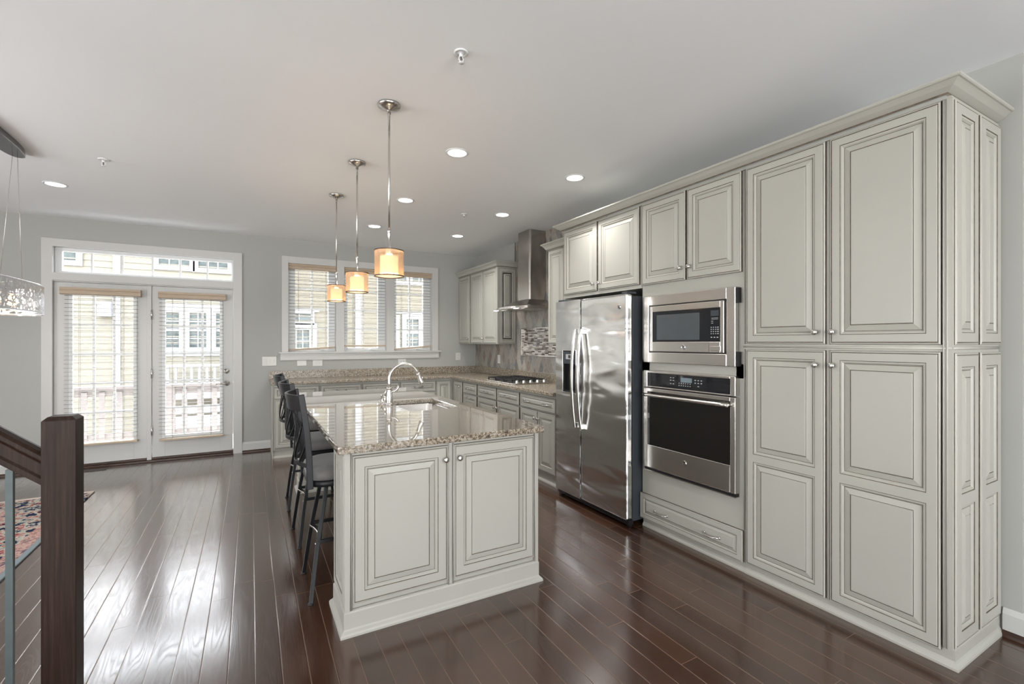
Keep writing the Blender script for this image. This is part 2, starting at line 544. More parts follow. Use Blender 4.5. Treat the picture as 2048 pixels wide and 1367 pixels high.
# ------------------------------------------------------------------ mesh helpers
class MB:
    def __init__(s):
        s.bm = bmesh.new()
        s.uv = None

    def face(s, pts, m=0, smooth=False):
        vs = [s.bm.verts.new(p) for p in pts]
        try:
            f = s.bm.faces.new(vs)
        except ValueError:
            return None
        f.material_index = m
        f.smooth = smooth
        return f

    def box(s, x0, x1, y0, y1, z0, z1, m=0):
        if x0 > x1: x0, x1 = x1, x0
        if y0 > y1: y0, y1 = y1, y0
        if z0 > z1: z0, z1 = z1, z0
        v = [s.bm.verts.new(p) for p in ((x0, y0, z0), (x1, y0, z0), (x1, y1, z0), (x0, y1, z0), (x0, y0, z1), (x1, y0, z1), (x1, y1, z1), (x0, y1, z1))]
        for q in ((0, 3, 2, 1), (4, 5, 6, 7), (0, 1, 5, 4), (1, 2, 6, 5), (2, 3, 7, 6), (3, 0, 4, 7)):
            f = s.bm.faces.new([v[i] for i in q])
            f.material_index = m
        return s

    def prism(s, pts, d, m=0, smooth=False):
        # pts: planar 3D polygon, d: extrusion vector
        d = Vector(d)
        a = [s.bm.verts.new(p) for p in pts]
        b = [s.bm.verts.new(Vector(p) + d) for p in pts]
        n = len(pts)
        for f in (s.bm.faces.new(a[::-1]), s.bm.faces.new(b)):
            f.material_index = m
        for i in range(n):
            f = s.bm.faces.new((a[i], a[(i + 1) % n], b[(i + 1) % n], b[i]))
            f.material_index = m
            f.smooth = smooth
        return s

    def rings(s, loops, m=0, smooth=True, closed=True, cap=True, mats=None):
        # loops: list of lists of points with equal length
        vs = [[s.bm.verts.new(p) for p in lp] for lp in loops]
        n = len(loops[0])
        for k in range(len(vs) - 1):
            for i in range(n if closed else n - 1):
                j = (i + 1) % n
                f = s.bm.faces.new((vs[k][i], vs[k][j], vs[k + 1][j], vs[k + 1][i]))
                f.material_index = mats[k] if mats else m
                f.smooth = smooth
        if cap and closed:
            for lp in (vs[0][::-1], vs[-1]):
                f = s.bm.faces.new(lp)
                f.material_index = m
        return s

    def lathe(s, prof, c=(0, 0, 0), axis='z', n=24, m=0, smooth=True, mats=None, cap=True):
        # prof: list of (r, h)
        c = Vector(c)
        ax = {'x': ((0, 1, 0), (0, 0, 1), (1, 0, 0)), 'y': ((0, 0, 1), (1, 0, 0), (0, 1, 0)), 'z': ((1, 0, 0), (0, 1, 0), (0, 0, 1)),
              '-x': ((0, 0, 1), (0, 1, 0), (-1, 0, 0)), '-y': ((1, 0, 0), (0, 0, 1), (0, -1, 0)), '-z': ((0, 1, 0), (1, 0, 0), (0, 0, -1))}
        if isinstance(axis, str):
            e1, e2, e3 = (Vector(q) for q in ax[axis])
        else:
            e3 = Vector(axis).normalized()
            e1 = e3.orthogonal().normalized()
            e2 = e3.cross(e1)
        loops = []
        for r, h in prof:
            r = max(r, 1e-5)
            loops.append([c + e1 * (r * cos(2 * pi * i / n)) + e2 * (r * sin(2 * pi * i / n)) + e3 * h for i in range(n)])
        return s.rings(loops, m, smooth, True, cap, mats)

    def cyl(s, p0, p1, r0, r1=None, n=16, m=0, smooth=True):
        p0, p1 = Vector(p0), Vector(p1)
        L = (p1 - p0).length
        return s.lathe([(r0, 0), (r0 if r1 is None else r1, L)], p0, p1 - p0, n, m, smooth)

    def tube(s, pts, r, n=10, m=0, flat=None, up=None):
        # r: radius or list; flat=(w, t): rectangular section w along 'up' direction, t across
        pts = [Vector(p) for p in pts]
        loops = []
        prev = None
        for i, p in enumerate(pts):
            d = (pts[min(i + 1, len(pts) - 1)] - pts[max(i - 1, 0)]).normalized()
            if up is not None:
                u_ = Vector(up[i] if isinstance(up, list) else up)
                e1 = (u_ - d * u_.dot(d)).normalized()
            elif prev is None:
                e1 = d.orthogonal().normalized()
            else:
                e1 = (prev - d * prev.dot(d)).normalized()
            prev = e1
            e2 = d.cross(e1)
            if flat:
                a, b = flat[0] / 2, flat[1] / 2
                loops.append([p + e1 * (a * sx) + e2 * (b * sy) for sx, sy in ((1, 1), (-1, 1), (-1, -1), (1, -1))])
            else:
                rr = r[i] if isinstance(r, (list, tuple)) else r
                loops.append([p + (e1 * cos(2 * pi * k / n) + e2 * sin(2 * pi * k / n)) * rr for k in range(n)])
        return s.rings(loops, m, smooth=not flat)

    def sweep(s, path, prof, m=0, closed=False, mats=None):
        # path: 2D (x, y); prof: (out, z) pairs; out is to the RIGHT of the travel direction
        P = [Vector((a, b)) for a, b in path]
        n = len(P)
        loops = []
        for i in range(n):
            def nrm(a, b):
                d = (b - a).normalized()
                return Vector((d.y, -d.x))
            if closed or 0 < i < n - 1:
                n1, n2 = nrm(P[i - 1], P[i]), nrm(P[i], P[(i + 1) % n])
                k = (n1 + n2).normalized()
                k = k / max(0.2, k.dot(n1))
            else:
                k = nrm(P[0], P[1]) if i == 0 else nrm(P[-2], P[-1])
            loops.append([Vector((P[i].x + k.x * o, P[i].y + k.y * o, z)) for o, z in prof])
        if closed:
            loops.append(loops[0])
        vs = [[s.bm.verts.new(p) for p in lp] for lp in loops]
        for a in range(len(vs) - 1):
            for b in range(len(prof) - 1):
                f = s.bm.faces.new((vs[a][b], vs[a][b + 1], vs[a + 1][b + 1], vs[a + 1][b]))
                f.material_index = mats[b] if mats else m
            f = s.bm.faces.new((vs[a][-1], vs[a][0], vs[a + 1][0], vs[a + 1][-1]))
            f.material_index = m
        if not closed:
            for lp in (vs[0][::-1], vs[-1]):
                f = s.bm.faces.new(lp)
                f.material_index = m
        return s

    def plate(s, outer, holes, z0, z1, m=0):
        # horizontal slab with holes
        edges = []
        for lp in [outer] + holes:
            vs = [s.bm.verts.new((x, y, z0)) for x, y in lp]
            edges += [s.bm.edges.new((vs[i], vs[(i + 1) % len(vs)])) for i in range(len(vs))]
        r = bmesh.ops.triangle_fill(s.bm, edges=edges, use_beauty=True, use_dissolve=True)
        fs = [g for g in r['geom'] if isinstance(g, bmesh.types.BMFace)]
        ex = bmesh.ops.extrude_face_region(s.bm, geom=fs)
        bmesh.ops.translate(s.bm, verts=[g for g in ex['geom'] if isinstance(g, bmesh.types.BMVert)], vec=(0, 0, z1 - z0))
        for f in s.bm.faces:
            f.material_index = m
        return s


OFF = {}      # world offset of each built object, so that children can be meshed in world metres


def obj(name, mb, mat, parent=None, bevel=0.0, seg=2, recalc=True):
    if recalc:
        bmesh.ops.recalc_face_normals(mb.bm, faces=mb.bm.faces)
    me = bpy.data.meshes.new(name)
    mb.bm.to_mesh(me)
    mb.bm.free()
    for q in (mat if isinstance(mat, (list, tuple)) else [mat]):
        me.materials.append(M[q] if isinstance(q, str) else q)
    o = bpy.data.objects.new(name, me)
    C.objects.link(o)
    OFF[o] = Vector((0, 0, 0))
    if parent is not None:
        o.parent = parent
        o.location = -OFF[parent]
    if bevel:
        b = o.modifiers.new('bevel', 'BEVEL')
        b.width = bevel
        b.segments = seg
        b.limit_method = 'ANGLE'
        b.angle_limit = radians(40)
        b.harden_normals = False
    return o


def thing(name, label, cat, loc=(0, 0, 0), group=None):
    o = bpy.data.objects.new(name, None)
    C.objects.link(o)
    o.location = loc
    o.empty_display_size = 0.1
    OFF[o] = Vector(loc)
    o['label'], o['category'] = label, cat
    if group:
        o['group'] = group
    return o


def tag(o, label, cat, group=None, kind=None):
    o['label'], o['category'] = label, cat
    if group:
        o['group'] = group
    if kind:
        o['kind'] = kind
    return o


def struct(name, mb, mat, label=None, cat=None, bevel=0.0):
    o = obj(name, mb, mat, None, bevel)
    o['kind'] = 'structure'
    if label:
        o['label'] = label
        o['category'] = cat or 'room'
    return o


def copy_tree(o, parent=None):
    c = o.copy()
    C.objects.link(c)
    OFF[c] = OFF.get(o, Vector((0, 0, 0))).copy()
    if parent is not None:
        c.parent = parent
    for ch in list(o.children):
        copy_tree(ch, c)
    return c


def BX(x):      # back-wall measurements were taken on y = 6.788
    return x * YB / 6.788


def BZ(z):
    return CAMZ + (z - CAMZ) * YB / 6.788


# ------------------------------------------------------------------ cabinet doors, knobs, pulls
PP, GG = 0, 1
OUTER = [(0.0, -0.006), (0.004, -0.002), (0.0072, -0.002), (0.0100, -0.0045), (0.0125, 0.0)]
OUTER_M = [PP, PP, GG, PP]
INNER = [(0.0, 0.0), (0.0028, -0.003), (0.010, -0.0035), (0.0135, -0.008), (0.0160, -0.0105), (0.0185, -0.0105), (0.046, -0.0025), (0.0487, -0.0045), (0.051, -0.001)]
INNER_M = [GG, PP, PP, PP, GG, PP, GG, PP]


def door_mesh(o, u, n, w, h, opens=None, stile=0.048, th=0.02, k=1.0):
    """raised-panel front: o lower-left corner of the front plane, u across, n outwards; opens = [(z0, z1)] from the door's foot"""
    o, u, n = Vector(o), Vector(u), Vector(n)
    v = Vector((0, 0, 1))
    mb = MB()

    def P(a, b, c):
        return o + u * a + v * b + n * c

    def rect(x0, x1, y0, y1, c):
        return [P(x0, y0, c), P(x1, y0, c), P(x1, y1, c), P(x0, y1, c)]
    # back and sides
    mb.rings([rect(0, w, 0, h, -th), rect(0, w, 0, h, OUTER[0][1])], m=GG, smooth=False, cap=False)
    mb.face(rect(0, w, 0, h, -th)[::-1], PP)
    lo = [rect(i * k, w - i * k, i * k, h - i * k, c) for i, c in OUTER]
    mb.rings(lo, smooth=False, cap=False, mats=OUTER_M)
    e = OUTER[-1][0] * k
    if opens is None:
        opens = [(stile, h - stile)]
    x0, x1 = stile, w - stile
    mb.face(rect(e, x0, e, h - e, 0))
    mb.face(rect(x1, w - e, e, h - e, 0))
    zz = e
    for a, b in opens:
        mb.face(rect(x0, x1, zz, a, 0))
        zz = b
        kk = min(k, 0.42 * min(x1 - x0, b - a) / INNER[-1][0])
        lp = [rect(x0 + i * kk, x1 - i * kk, a + i * kk, b - i * kk, c) for i, c in INNER]
        mb.rings(lp, smooth=False, cap=False, mats=INNER_M)
        i, c = INNER[-1]
        mb.face(rect(x0 + i * kk, x1 - i * kk, a + i * kk, b - i * kk, c))
    mb.face(rect(x0, x1, zz, h - e, 0))
    return mb


def door(name, parent, o, u, n, w, h, opens=None, stile=0.048, k=1.0, th=0.02):
    return obj(name, door_mesh(o, u, n, w, h, opens, stile, th, k), ['paint', 'glaze'], parent, recalc=True)


KNOB = [(0.0085, 0.0), (0.0075, 0.003), (0.0055, 0.006), (0.0055, 0.013), (0.010, 0.016), (0.0150, 0.019), (0.0158, 0.0225), (0.0135, 0.026), (0.008, 0.0285), (0.0, 0.0292)]


def knob(parent, p, n):
    return obj('knob', MB().lathe(KNOB, p, n, 16), 'nickel', parent)


def pull(parent, p, u, n, half=0.058):
    """arched bar pull with flared feet"""
    p, u, n = Vector(p), Vector(u), Vector(n)
    mb = MB()
    pts, rr = [], []
    for i in range(13):
        s_ = -1 + i / 6
        out = 0.026 * (1 - abs(s_) ** 3.2) + 0.004
        pts.append(p + u * (s_ * half) + n * out - Vector((0, 0, 0.004)) * (1 - s_ * s_))
        rr.append(0.0042 + 0.0032 * abs(s_) ** 4)
    mb.tube(pts, rr, 8)
    for s_ in (-1, 1):
        mb.lathe([(0.0095, 0), (0.0085, 0.003), (0.005, 0.006)], p + u * (s_ * half), n, 12)
    return obj('handle', mb, 'nickel', parent)


UR, NR = Vector((0, -1, 0)), Vector((-1, 0, 0))     # right-hand run, facing -x (left edge = larger y)
UB, NB = Vector((1, 0, 0)), Vector((0, -1, 0))      # back run and island front, facing -y

# ------------------------------------------------------------------ ROOM SHELL
struct('floor', MB().box(XL - 0.15, FAR_X, YF - 0.15, YB + 0.15, -0.12, 0.0), 'floor', 'glossy dark brown hardwood plank floor', 'floor')
struct('ceiling', MB().box(XL - 0.15, FAR_X + 0.15, YF - 0.15, YB + 0.15, ZC, ZC + 0.2), 'ceiling', 'smooth white ceiling', 'ceiling')

DX0, DX1 = BX(-1.863), BX(-0.190)         # door/transom opening
DT = BZ(2.066)
TZ0, TZ1 = BZ(2.150), BZ(2.434)
WX0, WX1, WIZ0, WIZ1 = BX(0.424), BX(2.403), BZ(1.262), BZ(2.440)
wb_ = MB()
y0, y1 = YB, YB + 0.15
wb_.box(XL - 0.15, DX0, y0, y1, 0, ZC)
wb_.box(DX0, DX1, y0, y1, DT, TZ0)
wb_.box(DX0, DX1, y0, y1, TZ1, ZC)
wb_.box(DX1, WX0, y0, y1, 0, ZC)
wb_.box(WX0, WX1, y0, y1, 0, WIZ0)
wb_.box(WX0, WX1, y0, y1, WIZ1, ZC)
wb_.box(WX1, XR + 0.15, y0, y1, 0, ZC)
struct('wall_back', wb_, 'wall', 'warm grey wall holding the french doors and kitchen windows', 'wall')
struct('wall_right', MB().box(XR, XR + 0.15, YEND, YB + 0.15, 0, ZC), 'wall', 'grey wall behind the tall cabinets', 'wall')
struct('wall_right_return', MB().box(XR + 0.15, FAR_X + 0.15, YEND, YEND + 0.15, 0, ZC), 'wall')
struct('wall_right_far', MB().box(FAR_X, FAR_X + 0.15, YF - 0.15, YEND + 0.15, 0, ZC), 'wall')


def holed_wall(name, axis, at, th, span, holes):
    mb = MB()
    def bx(a, b, z0, z1):
        if axis == 'x':
            mb.box(at, at + th, a, b, z0, z1)
        else:
            mb.box(a, b, at, at + th, z0, z1)
    prev = span[0]
    for a, b in holes:
        bx(prev, a, 0, ZC)
        bx(a, b, 0, WZ0)
        bx(a, b, WZ1, ZC)
        prev = b
    bx(prev, span[1], 0, ZC)
    return struct(name, mb, 'wall')
holed_wall('wall_left', 'x', XL - 0.15, 0.15, (YF - 0.15, YB + 0.15), LEFT_FILL_WINDOWS)
holed_wall('wall_front', 'y', YF - 0.15, 0.15, (XL - 0.15, FAR_X + 0.15), FRONT_FILL_WINDOWS)


def fill_window(name, axis, at, a, b):  # frame of an unseen window added to let in fill light
    mb = MB()
    def bx(p, q, z0, z1, d0=-0.04, d1=0.015):
        if axis == 'x':
            mb.box(at + d0, at + d1, p, q, z0, z1)
        else:
            mb.box(p, q, at + d0, at + d1, z0, z1)
    bx(a - 0.08, a, WZ0 - 0.08, WZ1 + 0.08); bx(b, b + 0.08, WZ0 - 0.08, WZ1 + 0.08)
    bx(a, b, WZ1, WZ1 + 0.08); bx(a, b, WZ0 - 0.08, WZ0)
    m = (a + b) / 2
    bx(m - 0.04, m + 0.04, WZ0, WZ1, -0.03, 0.0)
    for q in (0.25, 0.75):
        c = a + (b - a) * q
        bx(c - 0.012, c + 0.012, WZ0, WZ1, -0.03, -0.01)
    for q in (1 / 3, 2 / 3):
        c = WZ0 + (WZ1 - WZ0) * q
        bx(a, b, c - 0.012, c + 0.012, -0.03, -0.01)
    return struct(name, mb, 'trim')
for i, (a, b) in enumerate(LEFT_FILL_WINDOWS):
    fill_window('window_%d' % (2 + i), 'x', XL, a, b)
for i, (a, b) in enumerate(FRONT_FILL_WINDOWS):
    fill_window('window_%d' % (4 + i), 'y', YF, a, b)

# baseboards with dark wood shoe
BASE = [(0, 0), (0.016, 0), (0.016, 0.105), (0.011, 0.118), (0.006, 0.130), (0, 0.130)]
SHOE = [(0.016, 0), (0.032, 0), (0.030, 0.012), (0.022, 0.024), (0.016, 0.028)]


def baseboard(name, path):
    struct(name, MB().sweep(path, BASE), 'trim')
    struct(name + '_shoe', MB().sweep(path, SHOE), 'shoewood')
baseboard('baseboard_back', [(BX(-0.095), YB), (BX(0.222), YB)])
baseboard('baseboard_back_left', [(XL, YB), (BX(-1.952), YB)])
baseboard('baseboard_right', [(XR, 0.806), (XR, YEND), (FAR_X, YEND)])
baseboard('baseboard_left', [(XL, YF), (XL, YB)])

# ------------------------------------------------------------------ door casing, transom, french doors
cs = MB()
cx0, cx1, ct = BX(-1.947), BX(-0.097), BZ(2.513)
cs.box(cx0, DX0 + 0.004, YB - 0.02, YB, 0, ct)
cs.box(DX1 - 0.004, cx1, YB - 0.02, YB, 0, ct)
cs.box(DX0, DX1, YB - 0.0195, YB, TZ1 - 0.003, ct - 0.0005)
cs.box(DX0, DX1, YB - 0.0195, YB, DT, TZ0)
cs.box(DX0, DX1, YB, YB + 0.15, DT - 0.012, DT)          # head and side jambs
cs.box(DX0 - 0.001, DX0 + 0.004, YB, YB + 0.15, 0, TZ1)
cs.box(DX1 - 0.004, DX1 + 0.001, YB, YB + 0.15, 0, TZ1)
cs.box(DX0, DX1, YB, YB + 0.15, TZ0 - 0.001, TZ0 + 0.002)
cs.box(DX0, DX1, YB, YB + 0.15, TZ1 - 0.002, TZ1 + 0.001)
struct('trim_1', cs, 'trim', 'flat white casing around french doors and transom', 'door casing', 0.0015)

# transom window with six lights
tr = MB()
a, b = DX0 + 0.004, DX1 - 0.004
ty0, ty1 = YB + 0.055, YB + 0.105
gx0, gx1, gz0, gz1 = BX(-1.800), BX(-0.214), BZ(2.176), BZ(2.392)
tr.box(a, gx0, ty0, ty1, TZ0 + 0.002, TZ1 - 0.002)
tr.box(gx1, b, ty0, ty1, TZ0 + 0.002, TZ1 - 0.002)
tr.box(gx0, gx1, ty0, ty1, TZ0 + 0.002, gz0)
tr.box(gx0, gx1, ty0, ty1, gz1, TZ1 - 0.002)
tr_o = struct('window_1', tr, 'vinyl', 'white transom window above the french doors', 'window', 0.003)
mu = MB()
for x in (-1.555, -1.287, -1.01, -0.743, -0.469):
    mu.box(BX(x) - 0.0085, BX(x) + 0.0085, YB + 0.072, YB + 0.092, gz0, gz1)
obj('muntins', mu, 'vinyl', tr_o)
obj('glass', MB().box(gx0, gx1, YB + 0.080, YB + 0.084, gz0, gz1), 'glass', tr_o)
portal(gx0, gx1, gz0, gz1)

DY = YB + 0.022      # room face of the door leaves


def french_door(name, x0, x1, g0, g1, gz0, gz1, label):
    mb = MB()
    z0, z1 = BZ(0.053), DT - 0.014
    ya, yb = DY, DY + 0.045
    mb.box(x0, g0, ya, yb, z0, z1)
    mb.box(g1, x1, ya, yb, z0, z1)
    mb.box(g0, g1, ya, yb, z0, gz0)
    mb.box(g0, g1, ya, yb, gz1, z1)
    d = struct(name, mb, 'trim', label, 'door', 0.002)
    # raised glazing frame
    gf = MB()
    t = 0.028
    for q in ((g0 - t, g0 + .004, gz0 - t, gz1 + t), (g1 - .004, g1 + t, gz0 - t, gz1 + t), (g0 + .004, g1 - .004, gz0 - t, gz0 + .004), (g0 + .004, g1 - .004, gz1 - .004, gz1 + t)):
        gf.box(q[0], q[1], ya - 0.010, ya, q[2], q[3])
    obj('glazing_frame', gf, 'vinyl', d, 0.003)
    mu = MB()
    for i in (1, 2):
        x = g0 + (g1 - g0) * i / 3
        mu.box(x - 0.011, x + 0.011, ya + 0.012, ya + 0.034, gz0, gz1)
    for i in range(1, 5):
        z = gz0 + (gz1 - gz0) * i / 5
        mu.box(g0, g1, ya + 0.0125, ya + 0.0335, z - 0.011, z + 0.011)
    obj('muntins', mu, 'vinyl', d)
    obj('glass', MB().box(g0, g1, ya + 0.021, ya + 0.025, gz0, gz1), 'glass', d)
    return d
d1x0, d1x1 = DX0 + 0.006, BX(-1.056)
d2x0, d2x1 = BX(-1.008), DX1 - 0.008
GL = (BX(-1.708), BX(-1.175), BZ(0.285), BZ(1.918))
GR = (BX(-0.885), BX(-0.333), BZ(0.298), BZ(1.905))
door1 = french_door('door_1', d1x0, d1x1, *GL, 'white fixed french door panel without a handle')
door2 = french_door('door_2', d2x0, d2x1, *GR, 'white french door leaf with lever handle and deadbolt')
portal(GL[0], GL[1], GL[2], GL[3])
portal(GR[0], GR[1], GR[2], GR[3])
struct('trim_2', MB().box(d1x1 + 0.001, d2x0 - 0.004, DY - 0.012, DY + 0.06, BZ(0.03), DT - 0.013), 'trim', 'white mullion post between the french doors', 'door trim', 0.002)
for z in (1.72, 1.03, 0.36):
    obj('hinge', MB().cyl((d2x0 - 0.002, DY - 0.016, z - 0.055), (d2x0 - 0.002, DY - 0.016, z + 0.055), 0.0075, n=10), 'nickel', door2)
hp = (BX(-0.262), DY, BZ(0.888))
lv = MB()
lv.lathe([(0.033, 0), (0.033, 0.006), (0.028, 0.012), (0.013, 0.014), (0.012, 0.05), (0.0, 0.052)], hp, '-y', 20)
lv.tube([(hp[0], hp[1] - 0.045, hp[2]), (hp[0] - 0.03, hp[1] - 0.05, hp[2] + 0.001), (hp[0] - 0.075, hp[1] - 0.05, hp[2] - 0.003), (hp[0] - 0.115, hp[1] - 0.046, hp[2] - 0.010)], [0.010, 0.009, 0.008, 0.0075], 10)
obj('lever_handle', lv, 'nickel', door2)
obj('deadbolt', MB().lathe([(0.032, 0), (0.032, 0.006), (0.026, 0.012), (0.012, 0.013), (0.010, 0.022), (0.0, 0.023)], (BX(-0.266), DY, BZ(1.037)), '-y', 20), 'nickel', door2)
th_ = MB()
th_.box(DX0 + 0.004, DX1 - 0.004, YB - 0.035, YB + 0.14, 0.0, BZ(0.030))
th_.box(DX0 + 0.004, DX1 - 0.004, YB + 0.012, YB + 0.14, BZ(0.030), BZ(0.050))
struct('door_sill', th_, 'shoewood', 'dark wood threshold under the french doors', 'threshold', 0.004)

# ------------------------------------------------------------------ kitchen window (three casements)
wc = MB()
wx0, wx1, wt_ = BX(0.349), BX(2.492), BZ(2.524)
wc.box(wx0, WX0 + 0.003, YB - 0.02, YB, BZ(1.262), wt_)
wc.box(WX1 - 0.003, wx1, YB - 0.02, YB, BZ(1.262), wt_)
wc.box(WX0, WX1, YB - 0.0195, YB, WIZ1 - 0.003, wt_ - 0.0005)
MUL = [(BX(1.022), BX(1.126)), (BX(1.713), BX(1.821))]
for a, b in MUL:
    wc.box(a, b, YB - 0.019, YB + 0.15, WIZ0, WIZ1)
wc.box(WX0 - 0.001, WX0 + 0.003, YB, YB + 0.15, WIZ0, WIZ1)
wc.box(WX1 - 0.003, WX1 + 0.001, YB, YB + 0.15, WIZ0, WIZ1)
wc.box(WX0, WX1, YB, YB + 0.15, WIZ1 - 0.003, WIZ1 + 0.001)
struct('trim_3', wc, 'trim', 'flat white casing around the three kitchen windows', 'window casing', 0.0015)
st = MB()
st.box(BX(0.313), BX(2.535), YB - 0.055, YB, BZ(1.252), BZ(1.270))
st.box(WX0 + 0.001, WX1 - 0.001, YB, YB + 0.148, WIZ0 - 0.0005, WIZ0 + 0.006)
st.box(BX(0.333), BX(2.505), YB - 0.020, YB, BZ(1.160), BZ(1.252))
struct('window_sill', st, 'trim', 'long white window stool and apron under the kitchen windows', 'window sill', 0.002)
cas = [(WX0 + 0.003, MUL[0][0]), (MUL[0][1], MUL[1][0]), (MUL[1][1], WX1 - 0.003)]
SG = [(BX(0.517), BX(0.934)), (BX(1.188), BX(1.610)), (BX(1.876), BX(2.289))]
names = ['left of the three kitchen casement windows', 'middle of the three kitchen casement windows', 'right of the three kitchen casement windows']
for i, ((a, b), (g0, g1)) in enumerate(zip(cas, SG)):
    mb = MB()
    wy0, wy1 = YB + 0.085, YB + 0.135
    gz0, gz1 = BZ(1.315), BZ(2.385)
    mb.box(a, g0, wy0, wy1, WIZ0 + .006, WIZ1 - .003)
    mb.box(g1, b, wy0, wy1, WIZ0 + .006, WIZ1 - .003)
    mb.box(g0, g1, wy0, wy1, WIZ0 + .006, gz0)
    mb.box(g0, g1, wy0, wy1, gz1, WIZ1 - .003)
    win = struct('window_%d' % (6 + i), mb, 'vinyl', 'white ' + names[i], 'window', 0.003)
    mu = MB()
    xm = (g0 + g1) / 2
    mu.box(xm - 0.011, xm + 0.011, wy0 + .015, wy0 + .035, gz0, gz1)
    for k in (1, 2, 3):
        z = gz0 + (gz1 - gz0) * k / 4
        mu.box(g0, g1, wy0 + .0155, wy0 + .0345, z - 0.010, z + 0.010)
    obj('muntins', mu, 'vinyl', win)
    obj('glass', MB().box(g0, g1, wy0 + .023, wy0 + .027, gz0, gz1), 'glass', win)
    cr = MB()
    cr.box(xm + 0.10, xm + 0.20, wy0 - 0.022, wy0, gz0 - 0.034, gz0 - 0.020)
    cr.tube([(xm + 0.15, wy0 - 0.022, gz0 - 0.022), (xm + 0.11, wy0 - 0.030, gz0 - 0.018), (xm + 0.06, wy0 - 0.030, gz0 - 0.020)], 0.005, 8)
    obj('crank', cr, 'vinyl', win)
    portal(g0, g1, gz0, gz1)

# ------------------------------------------------------------------ blinds


def blind(x0, x1, vz0, vz1, zb, y, label, vx0=None, vx1=None, tilt=0.0, depth=0.046, pitch=0.044, vd=0.07, group=None):
    t = thing('window_blind', label, 'blind', ((x0 + x1) / 2, y, vz1))
    vx0 = x0 - 0.01 if vx0 is None else vx0
    vx1 = x1 + 0.01 if vx1 is None else vx1
    va = MB()
    ya = y - vd / 2
    h = vz1 - vz0
    prof = [(0.0, 0.0), (0.004, 0.0), (0.010, h * 0.10), (0.010, h * .45), (0.005, h * .52), (0.005, h * .60), (0.012, h * .70), (0.012, h), (0.0, h)]
    va.prism([(vx0, ya + 0.012 - o, vz0 + z) for o, z in prof], (vx1 - vx0, 0, 0))
    va.box(vx0, vx0 + 0.01, ya + 0.0125, y + vd / 2, vz0, vz1)
    va.box(vx1 - 0.01, vx1, ya + 0.0125, y + vd / 2, vz0, vz1)
    obj('valance', va, 'valance', t)
    hr = MB().box(x0, x1, y - 0.022, y + 0.022, vz1 - 0.045, vz1 - 0.004)
    obj('headrail', hr, 'slat', t)
    sl = MB()
    n = int((vz0 - zb - 0.03) / pitch)
    for i in range(n):
        z = vz0 - 0.012 - i * pitch
        f = i / max(1, n - 1)
        tl = tilt * f ** 3
        c = 0.0016
        pr = []
        for s_ in (-1, -0.5, 0, 0.5, 1):
            pr.append((s_ * depth / 2, 0.0022 * (1 - s_ * s_) - 0.001 * s_))
        top = [(q, r + c / 2) for q, r in pr]
        bot = [(q, r - c / 2) for q, r in pr[::-1]]
        loop = top + bot
        A = [Vector((x0, y + q, z + r - tl)) for q, r in loop]
        B = [Vector((x1, y + q, z + r + tl)) for q, r in loop]
        sl.rings([A, B], smooth=False)
    obj('slats', sl, 'slat', t)
    zr = vz0 - 0.012 - n * pitch
    br = MB()
    A = [(x0, y - 0.025, zb - tilt), (x0, y + 0.025, zb - tilt), (x0, y + 0.025, zb + 0.022 - tilt), (x0, y - 0.025, zb + 0.022 - tilt)]
    B = [(x1, q[1], q[2] + 2 * tilt) for q in A]
    br.rings([[Vector(q) for q in A], [Vector(q) for q in B]], smooth=False)
    obj('bottom_rail', br, 'valance', t, 0.003)
    ld = MB()
    for f in (0.2, 0.8):
        x = x0 + (x1 - x0) * f
        for q in (-depth / 2 - 0.002, depth / 2 + 0.002):
            ld.box(x - 0.0014, x + 0.0014, y + q - 0.0006, y + q + 0.0006, zb + 0.005, vz0)
    obj('ladder_cords', ld, 'slat', t)
    return t
yq = YB - 0.045
k_ = (YB - 0.07) / YB


def fx(x): return BX(x) * k_
def fz(z): return CAMZ + (BZ(z) - CAMZ) * k_
blind(fx(-1.780), fx(-1.144), fz(1.921), fz(1.999), fz(0.250), DY - 0.045, 'white slatted blind with tan valance on the fixed french door panel', fx(-1.812), fx(-1.114))
blind(fx(-0.945), fx(-0.302), fz(1.917), fz(1.993), fz(0.232), DY - 0.045, 'white slatted blind with tan valance on the french door with lever handle', fx(-0.952), fx(-0.274))
kk = 'inside the %s kitchen window casement'
for i, (a, b) in enumerate(cas):
    blind(a + 0.012, b - 0.012, BZ(2.362), BZ(2.437), BZ((1.300, 1.335, 1.305)[i]), YB + 0.040,
          ['white slatted blind in left kitchen casement, its bottom rail hanging askew', 'white slatted blind in middle kitchen casement, raised a little with level rail', 'white slatted blind in right kitchen casement, nearest the wall cabinets'][i],
          a + 0.002, b - 0.002, tilt=(0.016, 0.0, 0.020)[i], vd=0.06)

# ------------------------------------------------------------------ wall plates


